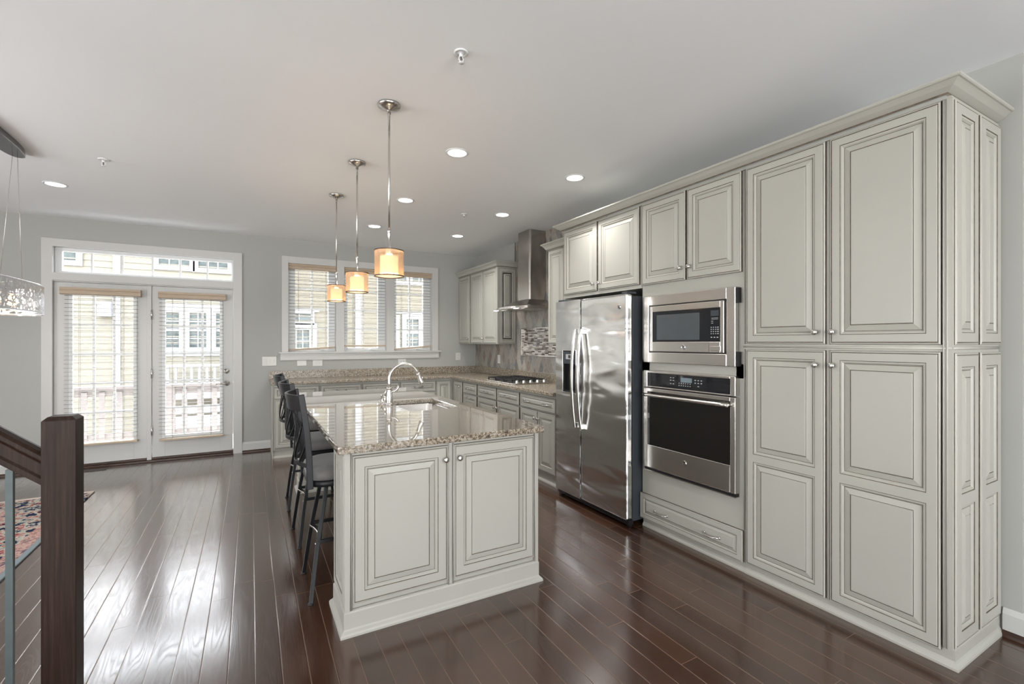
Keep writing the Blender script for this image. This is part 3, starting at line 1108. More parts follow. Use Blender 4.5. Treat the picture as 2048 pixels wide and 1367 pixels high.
def wall_plate(name, label, cat, c, w, h, u, n, kind, group=None):
    c, u, n = Vector(c), Vector(u), Vector(n)
    v = Vector((0, 0, 1))
    t = thing(name, label, cat, c, group)
    def bx(mb, a0, a1, b0, b1, d0, d1):
        pts = [c + u * a + v * b + n * d0 for a, b in ((a0, b0), (a1, b0), (a1, b1), (a0, b1))]
        mb.prism(pts, n * (d1 - d0))
    mb = MB(); bx(mb, -w / 2, w / 2, -h / 2, h / 2, 0.0, 0.006)
    obj('plate', mb, 'plate', t, 0.002)
    if kind[0] == 'outlet':
        rot = kind[1]
        for s_ in (-1, 1):
            mb = MB()
            a, b = (s_ * 0.020, 0.0) if rot else (0.0, s_ * 0.020)
            bx(mb, a - 0.014, a + 0.014, b - 0.014, b + 0.014, 0.006, 0.0075)
            so = obj('socket', mb, 'plate', t, 0.003)
            mb = MB()
            for q in (-0.005, 0.005):
                bx(mb, a + q - 0.001, a + q + 0.001, b - 0.004, b + 0.005, 0.0075, 0.0079)
            obj('slots', mb, 'slot', so)
    elif kind[0] == 'switch':
        for i in range(kind[1]):
            a = (i - (kind[1] - 1) / 2) * 0.046
            mb = MB(); bx(mb, a - 0.015, a + 0.015, -0.031, 0.031, 0.006, 0.0078)
            bx(mb, a - 0.006, a + 0.006, -0.010, 0.012, 0.0078, 0.014)
            obj('toggle', mb, 'plate', t, 0.0015)
    else:
        mb = MB(); bx(mb, -0.006, 0.006, -0.004, 0.004, 0.006, 0.012)
        obj('jack', mb, 'plate', t)
    return t
wall_plate('switch_plate', 'white three-gang light switch plate between the french doors and window', 'light switch', (BX(0.207), YB, BZ(1.152)), 0.165, 0.118, UB, NB, ('switch', 3))
wall_plate('phone_jack_plate', 'white sideways plate with one small jack under the window', 'wall plate', (BX(0.590), YB, BZ(1.119)), 0.116, 0.072, UB, NB, ('jack',))
wall_plate('power_outlet', 'white sideways outlet under the left end of the window apron', 'power outlet', (BX(0.785), YB, BZ(1.117)), 0.122, 0.080, UB, NB, ('outlet', True))
wall_plate('power_outlet', 'white sideways outlet under the window, behind the faucet arch', 'power outlet', (BX(1.940), YB, BZ(1.117)), 0.118, 0.072, UB, NB, ('outlet', True))
wall_plate('power_outlet', 'white upright outlet on grey wall right of the window', 'power outlet', (BX(2.826), YB, BZ(1.172)), 0.080, 0.118, UB, NB, ('outlet', False))
wall_plate('power_outlet', 'white upright outlet on the harlequin tile left of the cooktop', 'power outlet', (XR - 0.010, 6.01, 1.152), 0.080, 0.122, UR, NR, ('outlet', False))

# ------------------------------------------------------------------ TALL RUN on the right wall
XF = 2.60           # door faces
XB = XF + 0.022     # carcass front
KX = XF + 0.030     # plinth front
YS = 0.819          # side plane of the pantry
PZ = 0.086


def shoe_prof(p=0.014):
    return [(0, 0), (p, 0), (p, 0.010), (p * 0.75, 0.018), (p * 0.25, 0.026), (0, 0.030)]

# pantry
pan = thing('pantry_cabinet', 'tall cream pantry cabinet with four panelled doors, nearest the camera', 'cabinet', (2.88, 1.30, 0))
b = MB()
b.box(XB, XR - 0.002, YS + 0.004, 1.784, 0.06, 2.452)
b.box(KX, XR - 0.002, YS + 0.002, 1.784, 0.0, 0.0605)
b.box(XF + 0.006, XB, YS + 0.004, 1.784, 2.442, 2.452)
obj('body', b, 'paint', pan)
pth = [(KX - 0.004, 1.784), (KX - 0.004, YS - 0.002), (XR - 0.002, YS - 0.002)]
obj('base_molding', MB().sweep(pth, [(0, 0)] + shoe_prof()[1:5] + [(0.0, 0.034), (0.0, PZ - 0.006), (-0.004, PZ), (-0.004, 0)]), 'paint', pan)
UD0, UD1, LD0, LD1 = 1.389, 2.441, 0.068, 1.356
for (ya, yb, ky) in ((1.302, 0.859, 1.284), (1.770, 1.325, 1.366)):
    wd = ya - yb
    d = door('door', pan, (XF, ya, UD0), UR, NR, wd, UD1 - UD0)
    knob(d, (XF, ky, 1.452), NR)
    d = door('door', pan, (XF, ya, LD0), UR, NR, wd, LD1 - LD0, [(0.118 - LD0, 0.689 - LD0), (0.735 - LD0, 1.308 - LD0)])
    knob(d, (XF, ky, 1.280), NR)
# corner post with a bead on each side, and the rail between upper and lower doors
po = MB()
po.box(XF + 0.006, XB, YS + 0.001, 0.853, PZ, UD1 + 0.002)
for y_ in (0.8495, 0.838):
    po.tube([(XF + 0.005, y_, PZ), (XF + 0.005, y_, UD1)], 0.0035, 8)
obj('corner_post', po, 'paint', pan)
ra = MB()
ra.box(XF + 0.008, XB, 0.854, 1.784, 1.358, 1.387)
ra.tube([(XF + 0.008, YS + 0.002, 1.3725), (XF + 0.008, 1.784, 1.3725)], 0.006, 8)
ra.tube([(XF + 0.006, YS + 0.003, 1.3725), (XR - 0.006, YS + 0.003, 1.3725)], 0.006, 8)
obj('divider_rail', ra, 'paint', pan)
st_ = MB()
for y_ in (1.3075, 1.3195):
    st_.tube([(XF + 0.014, y_, LD0), (XF + 0.014, y_, UD1)], 0.003, 6)
st_.box(XF + 0.014, XB, 1.305, 1.322, LD0, UD1)
obj('center_stile', st_, ['paint'], pan)
sx0, sx1 = 2.622, XR - 0.004
mid = (sx0 + sx1) / 2
for (xa, xb) in ((sx0, mid - 0.014), (mid + 0.014, sx1)):
    door('end_panel', pan, (xa, YS - 0.008, 1.388), UB, NB, xb - xa, 2.434 - 1.388, stile=0.052, th=0.012)
    door('end_panel', pan, (xa, YS - 0.008, 0.090), UB, NB, xb - xa, 1.352 - 0.090, [(0.060, 0.688 - 0.09), (0.742 - 0.09, 1.262 - 0.060)], stile=0.052, th=0.012)

# oven cabinet
OY0, OY1 = 1.786, 2.638
ov = thing('oven_cabinet', 'cream built-in cabinet housing the wall oven and microwave', 'cabinet', (2.88, 2.21, 0))
b = MB()
b.box(XB, XR - 0.002, OY0, OY1, 0.06, 0.452)
b.box(XB, XR - 0.002, OY0, OY1, 1.176, 1.264)
b.box(XB, XR - 0.002, OY0, OY1, 1.724, 2.452)
b.box(XB, XR - 0.002, OY0, 1.845, 0.452, 1.724)
b.box(XB, XR - 0.002, 2.566, OY1, 0.452, 1.724)
b.box(XF + 0.006, XB, OY0, OY1, 2.442, 2.452)
b.box(KX, XR - 0.002, OY0, OY1, 0, 0.0605)
obj('body', b, 'paint', ov)
obj('base_molding', MB().sweep([(KX - 0.001, OY1 - 0.006), (KX - 0.001, OY0)], shoe_prof()), 'paint', ov)
fs = MB()
fs.tube([(XB - 0.002, 1.7905, 0.26), (XB - 0.002, 1.7905, 2.44)], 0.004, 8)
obj('bead_trim', fs, 'paint', ov)
for (ya, yb, ky) in ((2.206, 1.802, 2.178), (2.628, 2.222, 2.255)):
    d = door('door', ov, (XF, ya, 1.829), UR, NR, ya - yb, 2.441 - 1.829)
    knob(d, (XF, ky, 1.912), NR)
d = door('drawer', ov, (XF - 0.004, 2.643, 0.064), UR, NR, 2.643 - 1.790, 0.190, stile=0.034, k=0.62, th=0.022)
pull(d, (XF - 0.0065, 2.430, 0.156), UR, NR)
pull(d, (XF - 0.0065, 2.004, 0.156), UR, NR)

# cabinet over the refrigerator
fc = thing('wall_cabinet', 'cream two-door cabinet above the stainless refrigerator', 'cabinet', (2.88, 3.15, 1.81))
FY0, FY1 = 2.640, 3.662
b = MB()
b.box(XB, XR - 0.002, FY0, FY1, 1.812, 2.452)
b.box(XF + 0.006, XB, FY0, FY1, 2.442, 2.452)
b.box(XF + 0.010, XB, FY0, FY1, 1.812, 1.836)
obj('body', b, 'paint', fc)
for (ya, yb, ky) in ((3.146, 2.660, 3.115), (3.646, 3.164, 3.198)):
    d = door('door', fc, (XF, ya, 1.843), UR, NR, ya - yb, 2.441 - 1.843)
    knob(d, (XF, ky, 1.905), NR)
obj('end_panel', MB().box(XB, XR - 0.002, FY1 - 0.016, FY1 + 0.004, 0.0, 1.812), 'paint', fc)

# crown moulding of the tall run
CR = [(0.0, 2.4525), (0.010, 2.4525), (0.010, 2.460), (0.015, 2.4625), (0.022, 2.466), (0.036, 2.474), (0.050, 2.486), (0.058, 2.492), (0.064, 2.493), (0.068, 2.497), (0.068, 2.506), (0.0, 2.506)]
CM = [0] * 11
CM[1] = 1
tag(obj('crown_molding', MB().sweep([(XR - 0.002, FY1 - 0.012), (2.590, FY1 - 0.012), (2.590, YS + 0.018), (XR - 0.002, YS + 0.018)], CR, mats=CM), ['paint', 'glaze']),
    'long cream crown moulding on top of the tall pantry, oven and refrigerator cabinets', 'crown moulding')

# ------------------------------------------------------------------ wall oven


def badge(parent, c, u, n, r=0.019):
    """round maker's roundel: chrome disc, ring and monogram scrolls"""
    c, u, n = Vector(c), Vector(u), Vector(n)
    v = Vector((0, 0, 1))
    mb = MB()
    mb.lathe([(r, 0), (r, 0.003), (r * .92, 0.0042), (r * .86, 0.0036), (0, 0.0036)], c, n, 28)
    o = obj('badge', mb, 'chrome', parent)
    sc = MB()
    def curve(f, k=14):
        pts = []
        for i in range(k + 1):
            a_, b_ = f(i / k)
            pts.append(c + u * (a_ * r) + v * (b_ * r) + n * 0.0042)
        sc.tube(pts, r * 0.055, 6)
    curve(lambda t: (-0.22 + 0.26 * cos(0.6 + t * 5.0), 0.12 + 0.36 * sin(0.6 + t * 5.0)))
    curve(lambda t: (0.26 + 0.22 * cos(0.9 + t * 4.4), 0.14 + 0.20 * sin(0.9 + t * 4.4)))
    curve(lambda t: (0.24 + 0.24 * cos(1.2 + t * 4.3), -0.24 + 0.22 * sin(1.2 + t * 4.3)))
    curve(lambda t: (-0.40 + t * 0.55, -0.10 - 0.34 * sin(t * 3.1)))
    for q in range(4):
        curve(lambda t, q=q: (0.72 * cos(q * pi / 2 + 0.25 + t * 1.0), 0.72 * sin(q * pi / 2 + 0.25 + t * 1.0)), 8)
    obj('monogram', sc, 'slot', o)
    return o

wo_ = thing('built_in_oven', 'stainless built-in wall oven with dark window, below the microwave', 'oven', (2.60, 2.19, 0.46))
OL, OR_ = 2.584, 1.822        # y of the left / right edge
b = MB().box(XB + 0.006, XR - 0.08, 1.848, 2.563, 0.456, 1.172)
obj('body', b, 'bodygrey', wo_)
ft = MB()
OXF = 2.578
z0, z1 = 1.066, 1.190
ft.box(OXF, XB + 0.006, OR_, 1.858, z0, z1); ft.box(OXF, XB + 0.006, 2.549, OL, z0, z1)
ft.box(OXF, XB + 0.006, 1.858, 2.549, z0, 1.076); ft.box(OXF, XB + 0.006, 1.858, 2.549, 1.171, z1)
obj('control_frame', ft, 'steel', wo_, 0.004)
cp = obj('control_panel', MB().box(OXF + 0.003, XB, 1.858, 2.549, 1.076, 1.171), 'panelglass', wo_)
obj('display', MB().box(OXF + 0.0015, OXF + 0.004, 2.145, 2.238, 1.124, 1.155), 'lcd', cp)
mk = MB()
def marks(mb, x, y, z, w_, h_): mb.box(x, x + 0.0012, y - w_ / 2, y + w_ / 2, z - h_ / 2, z + h_ / 2)
for y_ in (2.326, 2.302):
    for z_ in (1.149, 1.131, 1.108): marks(mk, OXF + 0.002, y_, z_, 0.012, 0.004)
for k in range(6):
    for z_ in (1.116, 1.100): marks(mk, OXF + 0.002, 2.252 - k * 0.0185, z_, 0.005, 0.006)
for y_ in (2.118, 2.094, 2.070):
    for z_ in (1.144, 1.126): marks(mk, OXF + 0.002, y_, z_, 0.011, 0.005)
marks(mk, OXF + 0.002, 2.094, 1.105, 0.012, 0.005)
obj('key_lettering', mk, 'mark', cp)
dr = MB()
dz0, dz1 = 0.470, 1.060
gz0, gz1 = 0.640, 1.032
dr.box(OXF, XB + 0.004, OR_, 1.858, dz0, dz1); dr.box(OXF, XB + 0.004, 2.549, OL, dz0, dz1)
dr.box(OXF, XB + 0.004, 1.858, 2.549, dz0, gz0); dr.box(OXF, XB + 0.004, 1.858, 2.549, gz1, dz1)
od = obj('door', dr, 'steel', wo_, 0.004)
obj('window_glass', MB().box(OXF + 0.002, XB, 1.858, 2.549, gz0, gz1), 'ovenglass', od)
hd = MB()
pts, ups = [], []
for i in range(17):
    s_ = -1 + i / 8
    pts.append((OXF - 0.030 - 0.014 * (1 - s_ * s_), 2.206 + s_ * 0.352, 1.012))
hd.tube(pts, 0.0125, 14)
for s_ in (-1, 1):
    hd.tube([(OXF + 0.004, 2.206 + s_ * 0.338, 1.012), (OXF - 0.030, 2.206 + s_ * 0.345, 1.012)], 0.011, 10)
obj('handle', hd, 'steel', od)
badge(od, (OXF, 2.206, 0.573), UR, NR, 0.018)
vt = MB().box(OXF + 0.010, XB + 0.004, OR_ + 0.004, OL - 0.004, 0.452, 0.469)
obj('vent_strip', vt, 'black', wo_)
obj('vent_lip', MB().box(OXF + 0.004, XB, OR_, OL, 0.446, 0.4515), 'steel', wo_)

# ------------------------------------------------------------------ built-in microwave
mw = thing('microwave', 'stainless built-in microwave in a wide trim frame, above the wall oven', 'microwave', (2.60, 2.20, 1.25))
obj('body', MB().box(XB + 0.006, XR - 0.15, 1.90, 2.52, 1.318, 1.675), 'bodygrey', mw)
MX = 2.580
fr = MB()
fy0, fy1, fz0, fz1 = 1.824, 2.588, 1.248, 1.740
iy0, iy1, iz0, iz1 = 1.884, 2.534, 1.325, 1.667
fr.box(MX, MX + 0.03, fy0, iy0, fz0, fz1); fr.box(MX, MX + 0.03, iy1, fy1, fz0, fz1)
fr.box(MX, MX + 0.03, iy0, iy1, fz0, iz0); fr.box(MX, MX + 0.03, iy0, iy1, iz1, fz1)
obj('trim_frame', fr, 'steel', mw, 0.004)
gp = MB()
gp.box(MX + 0.012, XB + 0.01, iy0, iy1, iz0, iz1)
gp.box(MX + 0.006, MX + 0.034, 1.806, 1.823, 1.64, 1.733); gp.box(MX + 0.006, MX + 0.034, 1.806, 1.823, 1.252, 1.34)
obj('shadow_gap', gp, 'black', mw)
fa = MB()
ay0, ay1, az0, az1 = 1.900, 2.522, 1.331, 1.661
by0, by1, bz0, bz1 = 1.926, 2.497, 1.402, 1.618
MF = MX - 0.004
fa.box(MF, MF + 0.02, ay0, by0, az0, az1); fa.box(MF, MF + 0.02, by1, ay1, az0, az1)
fa.box(MF, MF + 0.02, by0, by1, az0, bz0); fa.box(MF, MF + 0.02, by0, by1, bz1, az1)
face = obj('front_frame', fa, 'steel', mw, 0.003)
obj('split_line', MB().box(MF - 0.0003, MF + 0.001, 2.0085, 2.0105, az0, bz0 - .004), 'slot', face)
bt = MB().box(MF - 0.002, MF + 0.001, 1.922, 1.998, 1.346, 1.374)
obj('open_button', bt, 'steel', face, 0.002)
mg = obj('dark_window', MB().box(MF + 0.002, MF + 0.018, by0, by1, bz0, bz1), 'panelglass', mw)
obj('viewing_mesh', MB().box(MF + 0.0005, MF + 0.003, 2.081, 2.452, 1.415, 1.594), 'mwglass', mg)
kp = MB()
for r_ in range(4):
    for c_ in range(4): marks(kp, MF + 0.001, 1.992 - c_ * 0.0165, 1.494 - r_ * 0.0135, 0.007 if c_ < 3 else .011, 0.005)
for c_ in range(3): marks(kp, MF + 0.001, 1.990 - c_ * 0.022, 1.430, 0.011, 0.005)
for z_ in (1.553, 1.546): marks(kp, MF + 0.001, 1.966, z_, 0.05, 0.002)
for z_ in (1.533, 1.521): marks(kp, MF + 0.001, 1.985, z_, 0.014, 0.003)
obj('keypad_lettering', kp, 'mark', mg)
obj('display', MB().box(MF + 0.0005, MF + 0.003, 1.936, 1.996, 1.566, 1.602), 'bodygrey', mg)
badge(face, (MF, 2.212, 1.364), UR, NR, 0.016)

# ------------------------------------------------------------------ refrigerator
rf = thing('refrigerator', 'stainless side-by-side refrigerator with ice dispenser and curved handles', 'refrigerator', (2.80, 3.10, 0))
RX = 2.455
RY0, RYS, RY1 = 2.634, 3.196, 3.562
obj('body', MB().box(RX + 0.075, XR - 0.05, RY0 + 0.018, RY1 - 0.008, 0.035, 1.752), 'bodygrey', rf, 0.006)
dR = MB().box(RX, RX + 0.062, RY0, RYS - 0.0035, 0.058, 1.765)
dRo = obj('refrigerator_door', dR, 'fridge', rf, 0.016, 5)
fy = MB()
qy0, qy1, qz0, qz1 = 3.262, 3.452, 0.957, 1.322
fy.box(RX, RX + 0.062, RYS + 0.0035, qy0, 0.058, 1.765)
fy.box(RX, RX + 0.062, qy1, RY1, 0.058, 1.765)
fy.box(RX, RX + 0.062, qy0, qy1, 0.058, qz0)
fy.box(RX, RX + 0.062, qy0, qy1, qz1, 1.765)
dF = obj('freezer_door', fy, 'fridge', rf, 0.0)
dp = MB()
dp.box(RX + 0.048, RX + 0.062, qy0, qy1, qz0, qz1)
dp.box(RX + 0.006, RX + 0.048, qy0, qy0 + 0.006, qz0, qz1)
dp.box(RX + 0.006, RX + 0.048, qy1 - 0.006, qy1, qz0, qz1)
dp.box(RX + 0.006, RX + 0.048, qy0, qy1, qz0, qz0 + 0.012)
dsp = obj('dispenser', dp, 'black', dF)
obj('dispenser_panel', MB().box(RX + 0.004, RX + 0.045, qy0 + 0.004, qy1 - 0.004, 1.205, qz1 - 0.004), 'bodygrey', dsp, 0.003)
obj('display', MB().box(RX + 0.002, RX + 0.006, 3.30, 3.41, 1.248, 1.292), 'mark', dsp)
obj('display_window', MB().box(RX + 0.0012, RX + 0.004, 3.333, 3.375, 1.256, 1.284), 'slot', dsp)
rmx = MB()
for q in ((qy0 - .008, qy0, qz0 - .008, qz1 + .008), (qy1, qy1 + .008, qz0 - .008, qz1 + .008), (qy0, qy1, qz0 - .012, qz0), (qy0, qy1, qz1, qz1 + .008)):
    rmx.box(RX - 0.003, RX + 0.004, *q)
obj('dispenser_rim', rmx, 'chrome', dF, 0.002)
pdl = MB().prism([(RX + 0.02, 3.345, 1.20), (RX + 0.02, 3.375, 1.20), (RX + 0.04, 3.37, 1.15), (RX + 0.04, 3.35, 1.15)], (0.006, 0, 0))
obj('paddle', pdl, 'lcd', dsp)
for nm, yh, par in (('left', 3.238, dF), ('right', 3.156, dRo)):
    hb = MB()
    pts, up = [], []
    za, zb = 0.668, 1.508
    for i in range(21):
        s_ = -1 + i / 10
        pts.append((RX - 0.028 - 0.036 * (1 - s_ * s_), yh, (za + zb) / 2 + s_ * (zb - za) / 2))
    hb.tube(pts, None, flat=(0.028, 0.013), up=(0, 1, 0))
    for z_ in (za + 0.018, zb - 0.018):
        hb.box(RX - 0.034, RX + 0.002, yh - 0.014, yh + 0.014, z_ - 0.022, z_ + 0.022)
    obj('handle', hb, 'nickel', par, 0.004)
badge(dRo, (RX, 2.716, 1.668), UR, NR, 0.017)
gr = MB()
gr.box(RX + 0.03, RX + 0.075, RY0 + 0.01, RY1 - 0.01, 0.018, 0.052)
for k in range(12):
    y_ = RY0 + 0.06 + k * 0.07
    gr.box(RX + 0.024, RX + 0.03, y_, y_ + 0.05, 0.028, 0.034)
obj('toe_grille', gr, 'black', rf)
for y_ in (RY0 + 0.035, RY1 - 0.035):
    obj('foot', MB().cyl((RX + 0.06, y_, 0.0), (RX + 0.06, y_, 0.03), 0.018), 'black', rf)
for y_ in (RY0 + 0.04, RY1 - 0.05):
    obj('hinge_cover', MB().box(RX + 0.012, RX + 0.11, y_ - 0.03, y_ + 0.03, 1.7655, 1.781), 'bodygrey', rf, 0.004)
obj('door_gasket', MB().box(RX + 0.062, RX + 0.075, RY0 + 0.014, RY1 - 0.014, 0.07, 1.755), 'black', rf)

# ------------------------------------------------------------------ BASE CABINETS
CT0, CT1 = 0.884, 0.920          # wall counters
XBF, YBF = 2.525, 6.262          # door faces of the right and back runs
DZ0, DZ1, RZ0, RZ1 = 0.118, 0.697, 0.714, 0.853


def base_right(label, y0, y1, cols, kind='doors'):
    """y0 < y1; cols: list of (ya, yb) fronts, ya the larger y"""
    t = thing('base_cabinet', label, 'cabinet', ((XBF + XR) / 2, (y0 + y1) / 2, 0))
    b = MB()
    b.box(XBF + 0.022, XR - 0.002, y0, y1, 0.095, CT0 - 0.001)
    b.box(XBF + 0.040, XR - 0.002, y0, y1, 0.0, 0.095)
    obj('body', b, 'paint', t)
    obj('base_molding', MB().sweep([(XBF + 0.0395, y1 - 0.001), (XBF + 0.0395, y0 + 0.001)], shoe_prof(0.016)), 'paint', t)
    return t


bc = base_right('cream base cabinet with one wide drawer over two doors, beside the refrigerator', 3.668, 4.356, None)
d = door('drawer', bc, (XBF, 4.341, RZ0), UR, NR, 4.341 - 3.682, RZ1 - RZ0, stile=0.030, k=0.55)
pull(d, (XBF - 0.003, 4.195, 0.785), UR, NR)
pull(d, (XBF - 0.003, 3.828, 0.785), UR, NR)
for ya, yb, ky in ((4.341, 4.006, 4.030), (3.998, 3.682, 3.972)):
    d = door('door', bc, (XBF, ya, DZ0), UR, NR, ya - yb, DZ1 - DZ0)
    knob(d, (XBF, ky, 0.628), NR)
bc = base_right('cream base cabinet with two drawers over two doors, under the gas cooktop', 4.357, 5.440, None)
for ya, yb, ky in ((5.424, 4.912, 4.938), (4.884, 4.374, 4.862)):
    d = door('drawer', bc, (XBF, ya, RZ0), UR, NR, ya - yb, RZ1 - RZ0, stile=0.030, k=0.55)
    pull(d, (XBF - 0.003, (ya + yb) / 2, 0.785), UR, NR)
    d = door('door', bc, (XBF, ya, DZ0), UR, NR, ya - yb, DZ1 - DZ0)
    knob(d, (XBF, ky, 0.628), NR)
bc = base_right('narrow cream base cabinet of stacked drawers, between cooktop and corner', 5.441, 5.915, None)
for z0, z1 in ((RZ0, RZ1), (0.410, DZ1), (0.118, 0.396)):
    d = door('drawer', bc, (XBF, 5.893, z0), UR, NR, 5.893 - 5.462, z1 - z0, stile=0.030 if z0 > .7 else 0.045, k=0.55 if z0 > .7 else 1.0)
    pull(d, (XBF - 0.003 + (0 if z0 > .7 else .003), 5.678, 0.785 if z0 > .7 else z1 - 0.033), UR, NR)
# corner unit with a folding pair of doors
cc = thing('base_cabinet', 'cream corner base cabinet with folding doors meeting at right angles', 'cabinet', (2.85, 6.50, 0))
b = MB()
b.box(XBF + 0.022, XR - 0.002, 5.916, YB - 0.002, 0.095, CT0 - 0.001)
b.box(2.280, XBF + 0.022, YBF + 0.022, YB - 0.002, 0.095, CT0 - 0.001)
b.box(XBF + 0.040, XR - 0.002, 5.916, YB - 0.002, 0, 0.095)
b.box(2.280, XBF + 0.040, YBF + 0.040, YB - 0.002, 0, 0.095)
obj('body', b, 'paint', cc)
d = door('door', cc, (XBF, 6.238, DZ0), UR, NR, 6.238 - 5.932, RZ1 - DZ0)
knob(d, (XBF, 5.99, 0.785), NR)
door('door', cc, (2.285, YBF, DZ0), UB, NB, 2.500 - 2.285, RZ1 - DZ0)
obj('base_molding', MB().sweep([(2.281, YBF + 0.0395), (XBF + 0.0395, YBF + 0.0395), (XBF + 0.0395, 5.917)], shoe_prof(0.016)), 'paint', cc)

edges = [0.230, 0.752, 1.262, 1.760, 2.279]
bl = ['cream base cabinet at the open left end of the back run, behind bar stools', 'second cream base cabinet of the back run, counting from its open end', 'third cream base cabinet of the back run, behind the faucet', 'fourth cream base cabinet of the back run, next to the corner unit']
for i in range(4):
    x0, x1 = edges[i], edges[i + 1]
    t = thing('base_cabinet', bl[i], 'cabinet', ((x0 + x1) / 2, 6.5, 0))
    b = MB()
    b.box(x0 + (0.0005 if i else 0), x1, YBF + 0.022, YB - 0.002, 0.095, CT0 - 0.001)
    b.box(x0 + (0.0005 if i else 0), x1, YBF + 0.040, YB - 0.002, 0, 0.095)
    obj('body', b, 'paint', t)
    if i == 0:
        obj('end_panel', MB().box(x0 - 0.008, x0, YBF + 0.016, YB - 0.002, 0.0, CT0 - 0.001), 'paint', t)
    obj('base_molding', MB().sweep([(x0 + 0.001, YBF + 0.0395), (x1 - 0.001, YBF + 0.0395)], shoe_prof(0.016)), 'paint', t)
    d = door('drawer', t, (x0 + 0.012, YBF, RZ0), UB, NB, x1 - x0 - 0.022, RZ1 - RZ0, stile=0.030, k=0.55)
    pull(d, ((x0 + x1) / 2, YBF - 0.003, 0.785), UB, NB)
    d = door('door', t, (x0 + 0.012, YBF, DZ0), UB, NB, x1 - x0 - 0.022, DZ1 - DZ0)
    knob(d, (x1 - 0.035, YBF, 0.628), NB)

# L-shaped counter with granite upstand
ctp = obj('countertop', MB().plate([(0.205, 6.222), (2.488, 6.222), (2.488, 3.668), (XR - 0.002, 3.668), (XR - 0.002, YB - 0.002), (0.205, YB - 0.002)], [], CT0, CT1), 'granitewall', None, 0.006, 3)
tag(ctp, 'L-shaped speckled brown granite countertop along the back and right walls', 'countertop')
up = MB().plate([(0.205, YB - 0.022), (XR - 0.022, YB - 0.022), (XR - 0.022, 3.668), (XR - 0.002, 3.668), (XR - 0.002, YB - 0.002), (0.205, YB - 0.002)], [], CT1, 1.022)
obj('upstand', up, 'granitewall', ctp, 0.002)

# ------------------------------------------------------------------ TILE
tl = MB()
TX = XR - 0.009
tl.box(TX, XR - 0.0005, 3.668, YB - 0.001, 1.0225, 1.40)
tl.box(TX, XR - 0.0005, 3.668, 5.534, 1.40, ZC - 0.001)
struct('wall_tile_backsplash', tl, 'harlequin', 'diamond harlequin slate tile backsplash on the right wall', 'backsplash')
struct('trim_4', MB().box(TX - 0.004, XR - 0.0005, 5.5345, 5.545, 1.40, ZC - 0.001), 'bronze', 'dark edge strip beside the range hood tile', 'tile trim')
mo = thing('mosaic_panel', 'framed linear glass mosaic panel on the tile behind the cooktop', 'tile panel', (TX, 4.925, 1.23))
my0, my1, mz0, mz1 = 4.490, 5.360, 1.232, 1.568
obj('mosaic', MB().box(TX - 0.004, TX - 0.0002, my0, my1, mz0, mz1), 'mosaic', mo)
mf = MB()
for q in ((my0 - .014, my0, mz0 - .014, mz1 + .014), (my1, my1 + .014, mz0 - .014, mz1 + .014), (my0, my1, mz0 - .014, mz0), (my0, my1, mz1, mz1 + .014)):
    mf.box(TX - 0.012, TX - 0.0002, *q)
obj('border', mf, 'steel', mo, 0.003)

# ------------------------------------------------------------------ UPPER CABINETS
UXF = 2.849
UZ0, UZ1 = 1.370, 2.412
CRU = [(0.0, 2.402), (0.006, 2.402), (0.006, 2.408), (0.012, 2.412), (0.018, 2.418), (0.028, 2.436), (0.044, 2.452), (0.050, 2.458), (0.054, 2.459), (0.057, 2.463), (0.057, 2.474), (0.0, 2.474)]
CMU = [0] * 11
CMU[1] = 1


def upper(label, y0, y1, fronts):
    t = thing('wall_cabinet', label, 'cabinet', ((UXF + XR) / 2, (y0 + y1) / 2, UZ0))
    b = MB().box(UXF + 0.022, TX - 0.0005, y0, y1, UZ0, UZ1)
    b.box(UXF + 0.004, UXF + 0.022, y0, y1, 2.398, UZ1)
    obj('body', b, 'paint', t)
    for ya, yb, ky in fronts:
        d = door('door', t, (UXF, ya, UZ0 + 0.012), UR, NR, ya - yb, 2.396 - UZ0 - 0.012, k=0.9, stile=0.044)
        if ky:
            knob(d, (UXF, ky, 1.448), NR)
    return t
u1 = upper('cream double-door wall cabinet left of the range hood', 5.512, 6.385, [(5.948, 5.528, 5.922), (6.370, 5.960, 5.990)])
door('end_panel', u1, (UXF + 0.024, 5.5035, UZ0 + 0.004), UB, NB, XR - UXF - 0.036, 2.398 - UZ0 - 0.008, stile=0.052, th=0.0085)
po = MB().box(UXF + 0.004, UXF + 0.023, 5.503, 5.5255, UZ0 + 0.004, 2.398)
obj('corner_post', po, 'paint', u1)
u2 = upper('cream single-door wall cabinet tucked into the back corner', 6.386, YB - 0.002, [(6.812, 6.400, 6.435)])
tag(obj('crown_molding', MB().sweep([(UXF + 0.004, YB - 0.002), (UXF + 0.004, 5.504), (XR - 0.002, 5.504)], CRU, mats=CMU), ['paint', 'glaze']), 'short cream crown moulding over the wall cabinets left of the range hood', 'crown moulding')
u3 = upper('tall narrow cream wall cabinet squeezed between range hood and refrigerator', 3.668, 4.302, [(4.288, 3.990, None), (3.984, 3.682, None)])
tag(obj('crown_molding', MB().sweep([(XR - 0.012, 4.303), (UXF + 0.004, 4.303), (UXF + 0.004, 3.722)], CRU, mats=CMU), ['paint', 'glaze']), 'short cream crown moulding over the cabinet right of the range hood', 'crown moulding')

